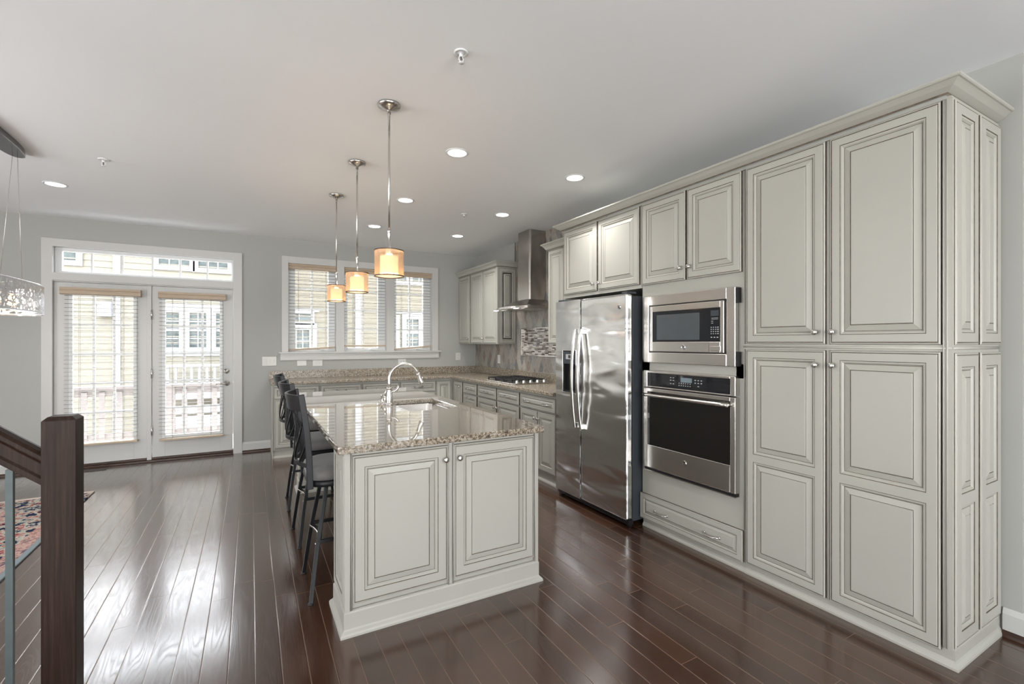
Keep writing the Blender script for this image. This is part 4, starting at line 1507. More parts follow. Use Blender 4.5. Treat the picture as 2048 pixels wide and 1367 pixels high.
# ------------------------------------------------------------------ RANGE HOOD
hd_ = thing('range_hood', 'stainless chimney range hood with curved canopy above the cooktop', 'range hood', (2.95, 4.925, 1.79))
hy = 4.925
du = MB()
def duct_loop(w2, dp_, z):
    r = 0.03
    pts = [(TX - 0.001, hy - w2, z)]
    for k in range(7):
        a_ = pi / 2 * k / 6
        pts.append((XR - dp_ + r - r * sin(a_), hy - w2 + r - r * cos(a_), z))
    for k in range(7):
        a_ = pi / 2 * k / 6
        pts.append((XR - dp_ + r - r * cos(a_), hy + w2 - r + r * sin(a_), z))
    pts.append((TX - 0.001, hy + w2, z))
    return [Vector(p) for p in pts]
du.rings([duct_loop(0.146, 0.243, 2.392), duct_loop(0.146, 0.243, ZC - 0.0005)], smooth=False)
obj('upper_duct', du, 'hood', hd_)
du = MB()
du.rings([duct_loop(0.149, 0.247, 1.905), duct_loop(0.149, 0.247, 2.398)], smooth=False)
obj('lower_duct', du, 'hood', hd_)
ca = MB()
def canopy_loop(w2, d0, bulge, z, n=20):
    pts = [(TX - 0.001, hy - w2, z)]
    for k in range(n + 1):
        s_ = -1 + 2 * k / n
        pts.append((XR - d0 - bulge * (1 - s_ * s_), hy + s_ * w2, z))
    pts.append((TX - 0.001, hy + w2, z))
    return [Vector(p) for p in pts]
ca.rings([canopy_loop(0.370, 0.405, 0.100, 1.818), canopy_loop(0.30, 0.37, 0.070, 1.838), canopy_loop(0.165, 0.262, 0.012, 1.912)], smooth=False)
obj('canopy', ca, 'hood', hd_)
ba = MB()
ba.rings([canopy_loop(0.384, 0.415, 0.110, 1.790), canopy_loop(0.384, 0.415, 0.110, 1.8185)], smooth=False)
obj('canopy_band', ba, 'steel', hd_, 0.002)
for y_ in (hy - 0.2, hy + 0.2):
    obj('filter', MB().box(2.72, 3.03, y_ - 0.15, y_ + 0.15, 1.786, 1.7905), 'nickel', hd_)
for y_ in (hy - 0.25, hy + 0.25):
    obj('hood_lamp', MB().lathe([(0.03, 0), (0.03, -0.004), (0.0, -0.005)], (2.665, y_, 1.7895), 'z', 16), 'lens', hd_)
obj('button_strip', MB().box(2.640, 2.648, hy - 0.06, hy + 0.06, 1.797, 1.812), 'black', hd_)

# ------------------------------------------------------------------ COOKTOP
ck = thing('cooktop', 'stainless gas cooktop with black cast iron grates on the granite', 'cooktop', (2.80, 4.90, CT1))
ky0, ky1, kx0, kx1 = 4.53, 5.28, 2.565, 3.075
obj('tray', MB().box(kx0, kx1, ky0, ky1, CT1 + 0.0003, CT1 + 0.013), 'steel', ck, 0.005)
for gi, (ga, gb) in enumerate(((4.655, 4.855), (4.862, 5.062), (5.069, 5.268))):
    g = MB()
    z_ = CT1 + 0.046
    xa, xb = kx0 + 0.035, kx1 - 0.03
    for y_ in (ga + 0.006, gb - 0.006): g.box(xa, xb, y_ - 0.006, y_ + 0.006, z_ - 0.012, z_)
    for x_ in (xa + 0.006, xb - 0.006): g.box(x_ - 0.006, x_ + 0.006, ga, gb, z_ - 0.0125, z_ - 0.0005)
    xm, ym = (xa + xb) / 2, (ga + gb) / 2
    g.box(xm - 0.006, xm + 0.006, ga, gb, z_ - 0.0123, z_ - 0.0003)
    for cxx in ((xa + xm) / 2, (xm + xb) / 2):
        for k in range(4):
            an = pi / 4 + k * pi / 2
            g.tube([(cxx + cos(an) * 0.028, ym + sin(an) * 0.024, z_ - 0.004), (cxx + cos(an) * 0.105, ym + sin(an) * 0.085, z_ - 0.004)], None, flat=(0.010, 0.012), up=(0, 0, 1))
    for x_ in (xa + 0.006, xb - 0.006):
        for y_ in (ga + 0.006, gb - 0.006):
            g.box(x_ - 0.006, x_ + 0.006, y_ - 0.006, y_ + 0.006, CT1 + 0.012, z_ - 0.006)
    obj('grate', g, 'iron', ck)
    for cxx in ((xa + xm) / 2, (xm + xb) / 2):
        obj('burner', MB().lathe([(0.045, 0), (0.045, 0.008), (0.036, 0.010), (0.036, 0.018), (0.030, 0.020), (0, 0.020)], (cxx, ym, CT1 + 0.013), 'z', 18), 'iron', ck)
for k in range(5):
    kb = MB()
    c_ = (kx0 + 0.065 + k * 0.092, 4.588, CT1 + 0.013)
    kb.lathe([(0.024, 0), (0.024, 0.004), (0.019, 0.006), (0.017, 0.026), (0.014, 0.029), (0, 0.029)], c_, 'z', 18)
    kb.box(c_[0] - 0.005, c_[0] + 0.005, c_[1] - 0.018, c_[1] + 0.018, c_[2] + 0.02, c_[2] + 0.036)
    obj('knob', kb, 'chrome', ck)

# ------------------------------------------------------------------ ISLAND
IT0, IT1 = 0.873, 0.910
IX0, IX1, IY0, IY1 = 0.352, 1.497, 2.284, 4.965
HX0, HX1, HY0, HY1 = 0.985, 1.372, 3.235, 3.880
def round_rect(x0, x1, y0, y1, r, k=6):
    pts = []
    for cx_, cy_, a0 in ((x1 - r, y1 - r, 0), (x0 + r, y1 - r, pi / 2), (x0 + r, y0 + r, pi), (x1 - r, y0 + r, 3 * pi / 2)):
        for i in range(k + 1):
            a_ = a0 + pi / 2 * i / k
            pts.append((cx_ + r * cos(a_), cy_ + r * sin(a_)))
    return pts
it = obj('island_countertop', MB().plate(round_rect(IX0, IX1, IY0, IY1, 0.012, 3), [round_rect(HX0, HX1, HY0, HY1, 0.05)], IT0, IT1), 'granite', None, 0.007, 3)
tag(it, 'polished brown granite island countertop with an undermount sink cutout', 'countertop')

isl = thing('kitchen_island', 'cream kitchen island base with two raised-panel doors facing the camera', 'island', (0.92, 3.6, 0))
BXL, BXR, IYF = 0.388, 1.474, 2.342
b = MB()
b.box(BXL + 0.004, BXR, IYF, 2.645, 0.10, IT0 - 0.0005)
b.box(0.72, BXR - 0.0005, 2.645, 4.73, 0.10, 0.655)
b.box(0.72, 0.955, 2.645, 4.73, 0.655, IT0 - 0.0005)
b.box(1.405, BXR - 0.0005, 2.645, 4.73, 0.655, IT0 - 0.0005)
b.box(0.955, 1.405, 2.645, 3.19, 0.655, IT0 - 0.0005)
b.box(0.955, 1.405, 3.93, 4.73, 0.655, IT0 - 0.0005)
b.box(BXL + 0.004, BXR - 0.0003, 4.73, 4.925, 0.10, IT0 - 0.0005)
obj('body', b, 'paint', isl)
pl = [(BXR + 0.004, 4.932), (BXL - 0.004, 4.932), (BXL - 0.004, 4.725), (0.712, 4.725), (0.712, 2.650), (BXL - 0.004, 2.650), (BXL - 0.004, IYF - 0.022), (BXR + 0.004, IYF - 0.022), (BXR + 0.004, 4.932)]
BP = [(-0.02, 0.0), (0.0, 0.0)] + [(q, z) for q, z in shoe_prof(0.018)[1:5]] + [(0.0, 0.033), (0.0, 0.106), (-0.004, 0.113), (-0.010, 0.117), (-0.02, 0.117)]
bs = MB().sweep(pl[:-1], [(q, z) for q, z in BP], closed=True)
obj('base_molding', bs, 'paint', isl)
po = MB()
po.box(BXL, 0.4145, IYF - 0.020, IYF, 0.112, IT0 - 0.0005)
po.box(1.452, BXR + 0.001, IYF - 0.018, IYF, 0.112, IT0 - 0.0005)
po.box(0.9185, 0.9365, IYF - 0.010, IYF, 0.112, IT0 - 0.0005)
po.box(0.4145, 1.452, IYF - 0.008, IYF, 0.858, IT0 - 0.0005)
for x_ in (0.4125, 0.4205, 0.914, 0.941, 1.4525):
    po.tube([(x_, IYF - 0.019, 0.116), (x_, IYF - 0.019, IT0 - 0.001)], 0.0028, 6)
obj('face_frame', po, 'paint', isl)
for x0, x1, kx in ((0.425, 0.9105, 0.893), (0.9445, 1.4475, 0.972)):
    d = door('door', isl, (x0, IYF - 0.022, 0.142), UB, NB, x1 - x0, 0.852 - 0.142, stile=0.055, k=1.02)
    knob(d, (kx, IYF - 0.022, 0.783), NB)
UL, NL = Vector((0, -1, 0)), Vector((-1, 0, 0))
door('end_panel', isl, (BXL - 0.004, 2.640, 0.125), UL, NL, 2.640 - (IYF - 0.014), IT0 - 0.132, stile=0.05, th=0.0075)
door('end_panel', isl, (BXL - 0.004, 4.920, 0.125), UL, NL, 4.920 - 4.735, IT0 - 0.132, stile=0.05, th=0.0075)

# sink
sk = thing('sink', 'stainless undermount double bowl sink in the island countertop', 'sink', ((HX0 + HX1) / 2, (HY0 + HY1) / 2, 0.67))
def bowl(x0, x1, y0, y1, zt, zb, name):
    mb = MB()
    lo = []
    for ins, z, r in ((-0.018, zt, 0.06), (0.0, zt, 0.055), (0.004, zt - 0.01, 0.055), (0.010, zb + 0.04, 0.055), (0.022, zb + 0.012, 0.06), (0.05, zb, 0.06)):
        lo.append([Vector((x, y, z)) for x, y in round_rect(x0 + ins, x1 - ins, y0 + ins, y1 - ins, r)])
    vs = [[mb.bm.verts.new(p) for p in lp] for lp in lo]
    n = len(lo[0])
    for k in range(len(vs) - 1):
        for i in range(n):
            f = mb.bm.faces.new((vs[k][i], vs[k][(i + 1) % n], vs[k + 1][(i + 1) % n], vs[k + 1][i]))
            f.smooth = k > 0
    mb.bm.faces.new(vs[-1])
    o = obj(name, mb, 'steel', sk)
    md = o.modifiers.new('thickness', 'SOLIDIFY')
    md.thickness = 0.0012
    md.offset = -1
    obj('drain', MB().lathe([(0.045, 0.0012), (0.045, 0.004), (0.036, 0.003), (0.034, 0.0018), (0, 0.0018)], ((x0 + x1) / 2, (y0 + y1) / 2, zb), 'z', 20), 'chrome', o)
    return o
bowl(HX0 - 0.004, HX1 + 0.004, 3.455, HY1 + 0.004, IT0 - 0.001, 0.675, 'large_bowl')
bowl(HX0 - 0.004, HX1 + 0.004, HY0 - 0.004, 3.420, IT0 - 0.001, 0.70, 'small_bowl')

# faucet
fa_ = thing('faucet', 'brushed nickel gooseneck pull-down faucet behind the island sink', 'faucet', (0.945, 3.66, IT1))
fx0, fy0_ = 0.945, 3.66
mb = MB().lathe([(0.031, 0), (0.033, 0.004), (0.031, 0.010), (0.026, 0.014), (0.027, 0.022), (0.028, 0.05), (0.024, 0.085), (0.0195, 0.112), (0.0185, 0.122), (0.023, 0.126), (0.023, 0.131), (0.0175, 0.135)], (fx0, fy0_, IT1), 'z', 24)
obj('base', mb, 'nickel', fa_)
pts = [(fx0, fy0_, IT1 + 0.13), (fx0, fy0_, IT1 + 0.165)]
cxr, czr, R = fx0 + 0.118, 1.108, 0.118
for k in range(0, 15):
    a_ = pi - (pi * 0.90) * k / 14
    pts.append((cxr + R * cos(a_), fy0_ - 0.0, czr + R * sin(a_)))
obj('neck', MB().tube(pts, 0.0128, 14), 'nickel', fa_)
e1 = Vector(pts[-1]); dd = (Vector(pts[-1]) - Vector(pts[-2])).normalized()
sp = MB().lathe([(0.0150, -0.004), (0.0165, 0.004), (0.0150, 0.010), (0.0155, 0.030), (0.0195, 0.055), (0.0225, 0.078), (0.0215, 0.084), (0.017, 0.085), (0, 0.083)], e1, dd, 20)
sh = obj('spray_head', sp, 'nickel', fa_)
obj('spray_button', MB().lathe([(0.010, 0.0), (0.010, 0.008), (0.007, 0.010), (0, 0.010)], e1 + dd * 0.045 + Vector((0.014, 0, 0.004)), (1, 0, 0.2), 14), 'nickel', sh)
hl = MB()
hl.tube([(fx0 + 0.016, fy0_ - 0.008, IT1 + 0.100), (fx0 + 0.036, fy0_ - 0.014, IT1 + 0.104), (fx0 + 0.056, fy0_ - 0.020, IT1 + 0.118), (fx0 + 0.066, fy0_ - 0.022, IT1 + 0.138), (fx0 + 0.064, fy0_ - 0.022, IT1 + 0.146)], [0.010, 0.008, 0.009, 0.0105, 0.006], 12)
obj('lever', hl, 'nickel', fa_)
sd = thing('soap_dispenser', 'small brushed nickel soap dispenser with bent spout beside the faucet', 'soap dispenser', (0.938, 3.755, IT1))
obj('body', MB().lathe([(0.022, 0), (0.022, 0.004), (0.014, 0.010), (0.0125, 0.05), (0.014, 0.055), (0.010, 0.060)], (0.938, 3.755, IT1), 'z', 18), 'nickel', sd)
obj('spout', MB().tube([(0.938, 3.755, IT1 + 0.058), (0.938, 3.755, IT1 + 0.085), (0.946, 3.755, IT1 + 0.102), (0.966, 3.755, IT1 + 0.108), (0.992, 3.755, IT1 + 0.100)], 0.0075, 10), 'nickel', sd)
ag = thing('air_gap_fitting', 'short nickel cap with thin stem standing behind the soap dispenser', 'sink accessory', (0.932, 3.850, IT1))
obj('collar', MB().lathe([(0.026, 0), (0.026, 0.005), (0.018, 0.010), (0.012, 0.022), (0.008, 0.030)], (0.932, 3.850, IT1), 'z', 18), 'nickel', ag)
obj('stem', MB().lathe([(0.006, 0.028), (0.006, 0.046), (0.011, 0.050), (0.011, 0.062), (0, 0.064)], (0.932, 3.850, IT1), 'z', 14), 'nickel', ag)

# ------------------------------------------------------------------ BAR STOOLS (built at the origin facing +x, then copied)


def make_stool():
    t = thing('bar_stool', 'stool', 'bar stool')
    SXc = 0.0                                   # seat centre; back towards -x
    cu = MB()
    lo = []
    def sq(hw, z, r):
        return [Vector((x, y, z)) for x, y in round_rect(-hw, hw, -hw, hw, r, 6)]
    for hw, z, r in ((0.175, 0.648, 0.08), (0.196, 0.652, 0.09), (0.204, 0.668, 0.10), (0.204, 0.690, 0.10), (0.197, 0.706, 0.10), (0.175, 0.717, 0.10), (0.13, 0.724, 0.09), (0.06, 0.7265, 0.05)):
        lo.append(sq(hw, z, r))
    cu.rings(lo)
    obj('seat', cu, 'seat', t)
    fr = MB()
    fr.rings([sq(0.200, 0.618, 0.09), sq(0.204, 0.622, 0.09), sq(0.204, 0.646, 0.09), sq(0.198, 0.650, 0.09)])
    obj('seat_frame', fr, 'blackmetal', t)
    sw = MB()
    sw.lathe([(0.115, 0.588), (0.120, 0.592), (0.120, 0.604), (0.09, 0.607), (0.09, 0.6185)], (0, 0, 0), 'z', 24)
    obj('swivel_plate', sw, 'blackmetal', t)
    for sx in (-1, 1):
        for sy in (-1, 1):
            lg = MB()
            pts = []
            for k in range(11):
                f = k / 10
                q = 0.105 + 0.088 * (f ** 1.25) + 0.012 * sin(f * pi)
                pts.append((sx * q, sy * q, 0.594 * (1 - f) + 0.0))
            lg.tube(pts, None, flat=(0.021, 0.021), up=(0, 1, 0))
            obj('leg', lg, 'blackmetal', t, 0.003)
            obj('foot_cap', MB().lathe([(0.016, 0.0), (0.016, 0.008), (0.011, 0.010)], (sx * 0.193, sy * 0.193, 0), 'z', 12), 'black', t)
    def legq(z):
        f = 1 - z / 0.594
        return 0.105 + 0.088 * (f ** 1.25) + 0.012 * sin(f * pi)
    z = 0.300
    q = legq(z)
    fb = MB()
    pts = [(-q - 0.002 + 0.030 * (1 - s_ * s_), s_ * q, z) for s_ in [-1 + k / 6 for k in range(13)]]
    fb.tube(pts, None, flat=(0.010, 0.026), up=(0, 0, 1))
    obj('rear_footrest', fb, 'nickel', t, 0.002)
    fb = MB()
    pts = [(q + 0.004 - 0.030 * (1 - s_ * s_), s_ * q, z) for s_ in [-1 + k / 6 for k in range(13)]]
    fb.tube(pts, None, flat=(0.010, 0.026), up=(0, 0, 1))
    obj('front_footrest', fb, 'nickel', t, 0.002)
    for sy in (-1, 1):
        obj('stretcher', MB().tube([(-q, sy * q, z + 0.012), (q, sy * q, z + 0.012)], None, flat=(0.018, 0.018), up=(0, 0, 1)), 'blackmetal', t, 0.002)
    # back
    HW = 0.182
    def px(zz):         # rake of the back posts
        f = (zz - 0.62) / 0.50
        return -0.196 - 0.045 * f - 0.018 * sin(max(0, min(1, f)) * pi) * -1 * 0.6
    def bow(s_, zz):
        f = max(0.0, min(1.0, (zz - 0.62) / 0.5))
        return px(zz) - (0.052 + 0.010 * f) * (1 - s_ * s_)
    for sy in (-1, 1):
        pts = [(px(0.612 + 0.508 * k / 10), sy * HW, 0.612 + 0.508 * k / 10) for k in range(11)]
        obj('back_post', MB().tube(pts, None, flat=(0.018, 0.032), up=(0, 1, 0)), 'blackmetal', t, 0.003)
    tr_ = MB()
    loops = []
    for k in range(17):
        s_ = -1 + k / 8
        loops.append([Vector((bow(s_, zz) + o, s_ * HW, zz)) for zz, o in ((1.030, -0.007), (1.1165, -0.007), (1.1165, 0.007), (1.030, 0.007))])
    tr_.rings(loops, smooth=False)
    obj('top_rail', tr_, 'blackmetal', t, 0.003)
    lr = MB()
    pts = [(bow(-1 + k / 8, 0.735) , (-1 + k / 8) * HW, 0.735) for k in range(17)]
    lr.tube(pts, None, flat=(0.022, 0.014), up=(0, 0, 1))
    obj('lower_rail', lr, 'blackmetal', t, 0.003)
    # curved crossing slats, following the bow of the back
    for sg in (-1, 1):
        for base, amp in ((0.10, 0.86), (0.46, 0.50)):
            sl = MB()
            pts = []
            for k in range(15):
                f = k / 14
                s_ = sg * (-(base) + (base + 0.94 * amp / 0.86 if base < .2 else base + 0.30) * (sin(f * pi * 0.5) if base < .2 else sin(f * pi)) * (1.0 if base < .2 else -0.62))
                zz = 0.738 + f * (1.036 - 0.738)
                pts.append((bow(max(-1, min(1, s_)), zz), max(-0.97, min(0.97, s_)) * HW, zz))
            sl.tube(pts, None, flat=(0.013, 0.009), up=(0, 1, 0))
            obj('slat', sl, 'blackmetal', t, 0.0015)
    return t
stool = make_stool()
SL = ['black metal swivel bar stool at the near end of the island, grey seat', 'middle black metal bar stool of the three along the island', 'black metal bar stool at the far end of the island, closest to the window']
for i, (x, y, rz) in enumerate(((0.472, 2.890, 0.0), (0.474, 3.672, 2.0), (0.472, 4.475, -1.5))):
    o = stool if i == 0 else copy_tree(stool)
    o.location = (x, y, 0.0)
    o.rotation_euler = (0, 0, radians(rz))
    o['label'], o['group'] = SL[i], 'bar stools along the island'

# ------------------------------------------------------------------ PENDANTS (built hanging from z = 0)


def make_pendant():
    t = thing('pendant_lamp', 'pendant', 'pendant lamp')
    zt, zb = -0.835, -0.980          # outer drum
    obj('ceiling_canopy', MB().lathe([(0.063, 0.0), (0.065, -0.006), (0.062, -0.014), (0.040, -0.024), (0.016, -0.032), (0.010, -0.036), (0.010, -0.052), (0.0, -0.052)], (0, 0, 0), 'z', 28), 'nickel', t)
    obj('rod', MB().cyl((0, 0, -0.05), (0, 0, zt + 0.10), 0.0058, n=12), 'nickel', t)
    obj('sleeve', MB().lathe([(0.0058, zt + 0.125), (0.0105, zt + 0.122), (0.0105, zt + 0.108), (0.0085, zt + 0.105), (0.0085, zt + 0.020), (0.016, zt + 0.016), (0.022, zt + 0.004), (0.022, zt - 0.03), (0, zt - 0.03)], (0, 0, 0), 'z', 20), 'nickel', t)
    sp = MB()
    for k in range(3):
        a_ = k * 2 * pi / 3
        sp.cyl((0, 0, zt - 0.004), (0.080 * cos(a_), 0.080 * sin(a_), zt - 0.004), 0.002, n=8)
    obj('spider', sp, 'bronze', t)
    os_ = MB()
    n = 40
    os_.rings([[Vector((0.081 * cos(2 * pi * i / n), 0.081 * sin(2 * pi * i / n), z)) for i in range(n)] for z in (zb, zt)], cap=False)
    sh = obj('outer_shade', os_, 'organza', t)
    for z in (zb, zt):
        rg = MB()
        rg.rings([[Vector(((0.0812 + r) * cos(2 * pi * i / n), (0.0812 + r) * sin(2 * pi * i / n), z + h)) for i in range(n)] for r, h in ((-0.002, -0.003), (0.0018, -0.003), (0.0018, 0.003), (-0.002, 0.003), (-0.002, -0.003))], cap=False)
        obj('rim', rg, 'bronze', sh)
    obj('inner_shade', MB().lathe([(0.0505, zb + 0.014), (0.0505, zt - 0.032)], (0, 0, 0), 'z', 32, cap=False), 'innershade', t)
    obj('diffuser', MB().lathe([(0.079, zb + 0.004), (0.05, zb - 0.002), (0, zb - 0.004)], (0, 0, 0), 'z', 32, cap=False), 'innershade', t)
    return t
pend = make_pendant()
PL = ['pendant lamp with sheer drum shade, nearest of three over the island', 'pendant lamp with sheer drum shade in the middle of the island row', 'pendant lamp with sheer drum shade, farthest over the island near the window']
for i, (x, y) in enumerate(((0.689, 2.672), (0.698, 3.645), (0.688, 4.552))):
    o = pend if i == 0 else copy_tree(pend)
    o.location = (x, y, ZC)
    o['label'], o['group'] = PL[i], 'pendant lamps over the island'
    d = bpy.data.lights.new('pendant_light', 'POINT')
    d.energy = 2.2
    d.color = (1.0, 0.78, 0.52)
    d.shadow_soft_size = 0.03
    lo = bpy.data.objects.new('pendant_light', d)
    C.objects.link(lo)
    lo.location = (x, y, ZC - 0.915)

# ------------------------------------------------------------------ RECESSED DOWNLIGHTS
CANP = 6.0


def make_downlight():
    t = thing('recessed_ceiling_light', 'downlight', 'ceiling light')
    n = 36
    rg = MB()
    rg.rings([[Vector((r * cos(2 * pi * i / n), r * sin(2 * pi * i / n), h)) for i in range(n)] for r, h in ((0.083, 0.0), (0.081, -0.004), (0.072, -0.0065), (0.066, -0.004), (0.066, 0.0))], cap=False)
    obj('trim_ring', rg, 'vinyl', t)
    obj('lens', MB().lathe([(0.0658, -0.0030), (0.04, -0.0045), (0, -0.005)], (0, 0, 0), 'z', n, cap=False), 'lens', t)
    return t
dl = make_downlight()
DP = [((1.289, 3.112), 'round recessed ceiling light right of the nearest pendant, largest in view'), ((2.333, 3.112), 'round recessed ceiling light in front of the refrigerator cabinets'),
      ((1.289, 4.393), 'round recessed ceiling light beside the near pendant rod, over the island'), ((2.336, 4.391), 'round recessed ceiling light near the range hood chimney'),
      ((1.262, 5.560), 'round recessed ceiling light farthest back, left of the near pendant rod'), ((2.306, 5.550), 'round recessed ceiling light above the corner wall cabinets'),
      ((-1.466, 5.414), 'round recessed ceiling light in front of the french doors')]
for i, ((x, y), lab) in enumerate(DP):
    o = dl if i == 0 else copy_tree(dl)
    o.location = (x, y, ZC)
    o['label'], o['group'] = lab, 'recessed ceiling lights'
    d = bpy.data.lights.new('downlight', 'AREA')
    d.shape = 'DISK'
    d.size = 0.12
    d.energy = CANP
    d.color = (1.0, 0.985, 0.96)
    d.spread = radians(120)
    lo = bpy.data.objects.new('downlight', d)
    C.objects.link(lo)
    lo.location = (x, y, ZC - 0.008)

# ------------------------------------------------------------------ SPRINKLERS


def make_sprinkler():
    t = thing('ceiling_sprinkler', 'sprinkler', 'fire sprinkler')
    n = 28
    e = MB().lathe([(0.033, 0.0), (0.034, -0.003), (0.029, -0.006), (0.022, -0.004), (0.020, -0.002), (0.012, -0.008), (0.0, -0.009)], (0, 0, 0), 'z', n, cap=False)
    obj('escutcheon', e, 'vinyl', t)
    h = MB()
    h.lathe([(0.010, -0.006), (0.010, -0.020), (0.007, -0.022)], (0, 0, 0), 'z', 14)
    for s_ in (-1, 1):
        h.tube([(s_ * 0.008, 0, -0.018), (s_ * 0.012, 0, -0.032), (s_ * 0.004, 0, -0.046)], 0.0022, 8)
    obj('frame_arms', h, 'vinyl', t)
    obj('bulb', MB().cyl((0, 0, -0.02), (0, 0, -0.044), 0.0026, n=8), 'slot', t)
    obj('deflector', MB().lathe([(0.0035, -0.044), (0.014, -0.047), (0.0145, -0.0485), (0, -0.050)], (0, 0, 0), 'z', 16), 'vinyl', t)
    return t
spk = make_sprinkler()
for i, (x, y, lab) in enumerate(((0.859, 2.026, 'white fire sprinkler on the ceiling nearest the camera'), (-0.956, 4.508, 'white fire sprinkler on the ceiling near the chandelier'), (1.973, 4.573, 'tiny white fire sprinkler on the ceiling between the kitchen downlights'))):
    o = spk if i == 0 else copy_tree(spk)
    o.location = (x, y, ZC)
    o['label'], o['group'] = lab, 'fire sprinklers'

# ------------------------------------------------------------------ CHANDELIER (oval drum, long axis along y)
ch = thing('chandelier', 'oval chandelier with pierced silver metal drum on thin cables', 'chandelier', (-1.47, 4.20, ZC))
ccx, ccy, ca_, cb_ = -1.505, 4.20, 0.735, 0.205
dz0, dz1 = 1.602, 1.806
n = 96
def ov_pt(i, z, k=1.0, ex=2.5):
    a_ = 2 * pi * i / n
    c_, s_ = cos(a_), sin(a_)
    return Vector((ccx + k * cb_ * math.copysign(abs(c_) ** (2 / ex), c_), ccy + k * ca_ * math.copysign(abs(s_) ** (2 / ex), s_), z))
bm = bmesh.new()
uvl = bm.loops.layers.uv.new('UVMap')
lo_ = [bm.verts.new(ov_pt(i, dz0)) for i in range(n)]
hi_ = [bm.verts.new(ov_pt(i, dz1)) for i in range(n)]
arc = [0.0]
for i in range(n):
    arc.append(arc[-1] + (ov_pt(i + 1, 0) - ov_pt(i, 0)).length)
for i in range(n):
    j = (i + 1) % n
    f = bm.faces.new((lo_[i], lo_[j], hi_[j], hi_[i]))
    f.smooth = True
    for lp, uv in zip(f.loops, ((arc[i], 0), (arc[i + 1], 0), (arc[i + 1], dz1 - dz0), (arc[i], dz1 - dz0))):
        lp[uvl].uv = uv
mbx = MB(); mbx.bm.free(); mbx.bm = bm
drum = obj('drum_shade', mbx, 'lace', ch)
for z in (dz0, dz1):
    rg = MB()
    lp = [[ov_pt(i, z + h, 1 + r) for i in range(n)] for r, h in ((-0.006, -0.003), (0.004, -0.003), (0.004, 0.003), (-0.006, 0.003), (-0.006, -0.003))]
    rg.rings(lp, cap=False)
    obj('rim', rg, 'chrome', drum)
obj('ceiling_canopy', MB().rings([[Vector((ccx + 0.06 + k * 0.068 * math.copysign(abs(cos(2 * pi * i / n)) ** 0.8, cos(2 * pi * i / n)), ccy + 0.05 + k * 0.40 * math.copysign(abs(sin(2 * pi * i / n)) ** 0.8, sin(2 * pi * i / n)), ZC + z)) for i in range(n)] for k, z in ((1.0, 0.0), (1.0, -0.036), (0.96, -0.040))], smooth=False), 'darkchrome', ch)
cb2 = MB()
for y_ in (ccy - 0.30, ccy + 0.30):
    for x_ in (-0.02, 0.02):
        cb2.cyl((ccx + 0.06 + x_ * 0.6, y_ + (0.06 if y_ > ccy else 0) , ZC - 0.04), (ccx + x_ * 3, y_ + (0.18 if y_ > ccy else -0.18), dz1 - 0.01), 0.0011, n=6)
obj('cables', cb2, 'nickel', ch)
fr = MB()
fr.box(ccx - 0.015, ccx + 0.015, ccy - 0.62, ccy + 0.62, 1.745, 1.765)
for y_ in (-0.5, 0.0, 0.5):
    fr.tube([(ccx - 0.16, ccy + y_, 1.79), (ccx, ccy + y_, 1.765), (ccx + 0.16, ccy + y_, 1.79)], 0.003, 6)
obj('inner_frame', fr, 'chrome', ch)
for k in range(5):
    y_ = ccy - 0.5 + k * 0.25
    obj('bulb', MB().lathe([(0.012, 1.745), (0.014, 1.735), (0.030, 1.70), (0.026, 1.672), (0.0, 1.660)], (ccx, y_, 0), 'z', 16), 'bulb', ch)
    d = bpy.data.lights.new('chandelier_light', 'POINT')
    d.energy = 0.5
    d.color = (1.0, 0.78, 0.52)
    d.shadow_soft_size = 0.03
    lo = bpy.data.objects.new('chandelier_light', d)
    C.objects.link(lo)
    lo.location = (ccx, y_, 1.64)

# ------------------------------------------------------------------ RUG, FLOOR VENT
rb = MB().box(-3.75, -1.275, 2.40, 5.72, 0.0005, 0.011)
rug = tag(obj('area_rug', rb, 'rug', None, 0.003), 'patterned red navy and cream persian rug on the dark floor', 'rug')
fv = thing('floor_vent', 'brown slotted floor register in front of the left french door', 'floor vent', (-1.49, 6.67, 0))
fm = MB()
fm.box(-1.64, -1.385, 6.625, 6.735, 0.0003, 0.004)
obj('plate', fm, 'shoewood', fv, 0.0015)
sl = MB()
for k in range(12):
    x_ = -1.625 + k * 0.020
    sl.box(x_, x_ + 0.010, 6.64, 6.72, 0.0041, 0.0046)
obj('slots', sl, 'slot', fv)

# ------------------------------------------------------------------ STAIR NEWEL, HANDRAIL, BALUSTER
NX0, NX1, NY0, NY1, NZ = -0.628, -0.537, 2.180, 2.271, 1.140
nm = MB()
chm = 0.013
nm.rings([[Vector((x, y, z)) for x, y in ((NX0 + c_, NY0 + c_), (NX1 - c_, NY0 + c_), (NX1 - c_, NY1 - c_), (NX0 + c_, NY1 - c_))] for c_, z in ((0, 0.0), (0, NZ - 0.013), (chm, NZ))], smooth=False)
tag(obj('newel_post', nm, 'oak', None, 0.002), 'square dark oak newel post with chamfered top at the stair', 'newel post')
ang = radians(39.5)
hy_ = (NY0 + NY1) / 2
def rail_at(x): return 1.018 + (NX0 - x) * math.tan(ang)      # top of the rail
prof = [(-0.028, -0.098), (0.028, -0.098), (0.028, -0.080), (0.022, -0.072), (0.022, -0.036), (0.034, -0.026), (0.034, -0.012), (0.024, -0.002), (0.0, 0.002), (-0.024, -0.002), (-0.034, -0.012), (-0.034, -0.026), (-0.022, -0.036), (-0.022, -0.072), (-0.028, -0.080)]
hr = MB()
x0, x1 = NX0 + 0.001, NX0 - 1.55
hr.rings([[Vector((x, hy_ + a_, rail_at(x) + b_ * 1.18)) for a_, b_ in prof] for x in (x0, x1)], smooth=False)
tag(obj('handrail', hr, 'oak', None, 0.002), 'sloping dark oak handrail meeting the newel post', 'handrail')
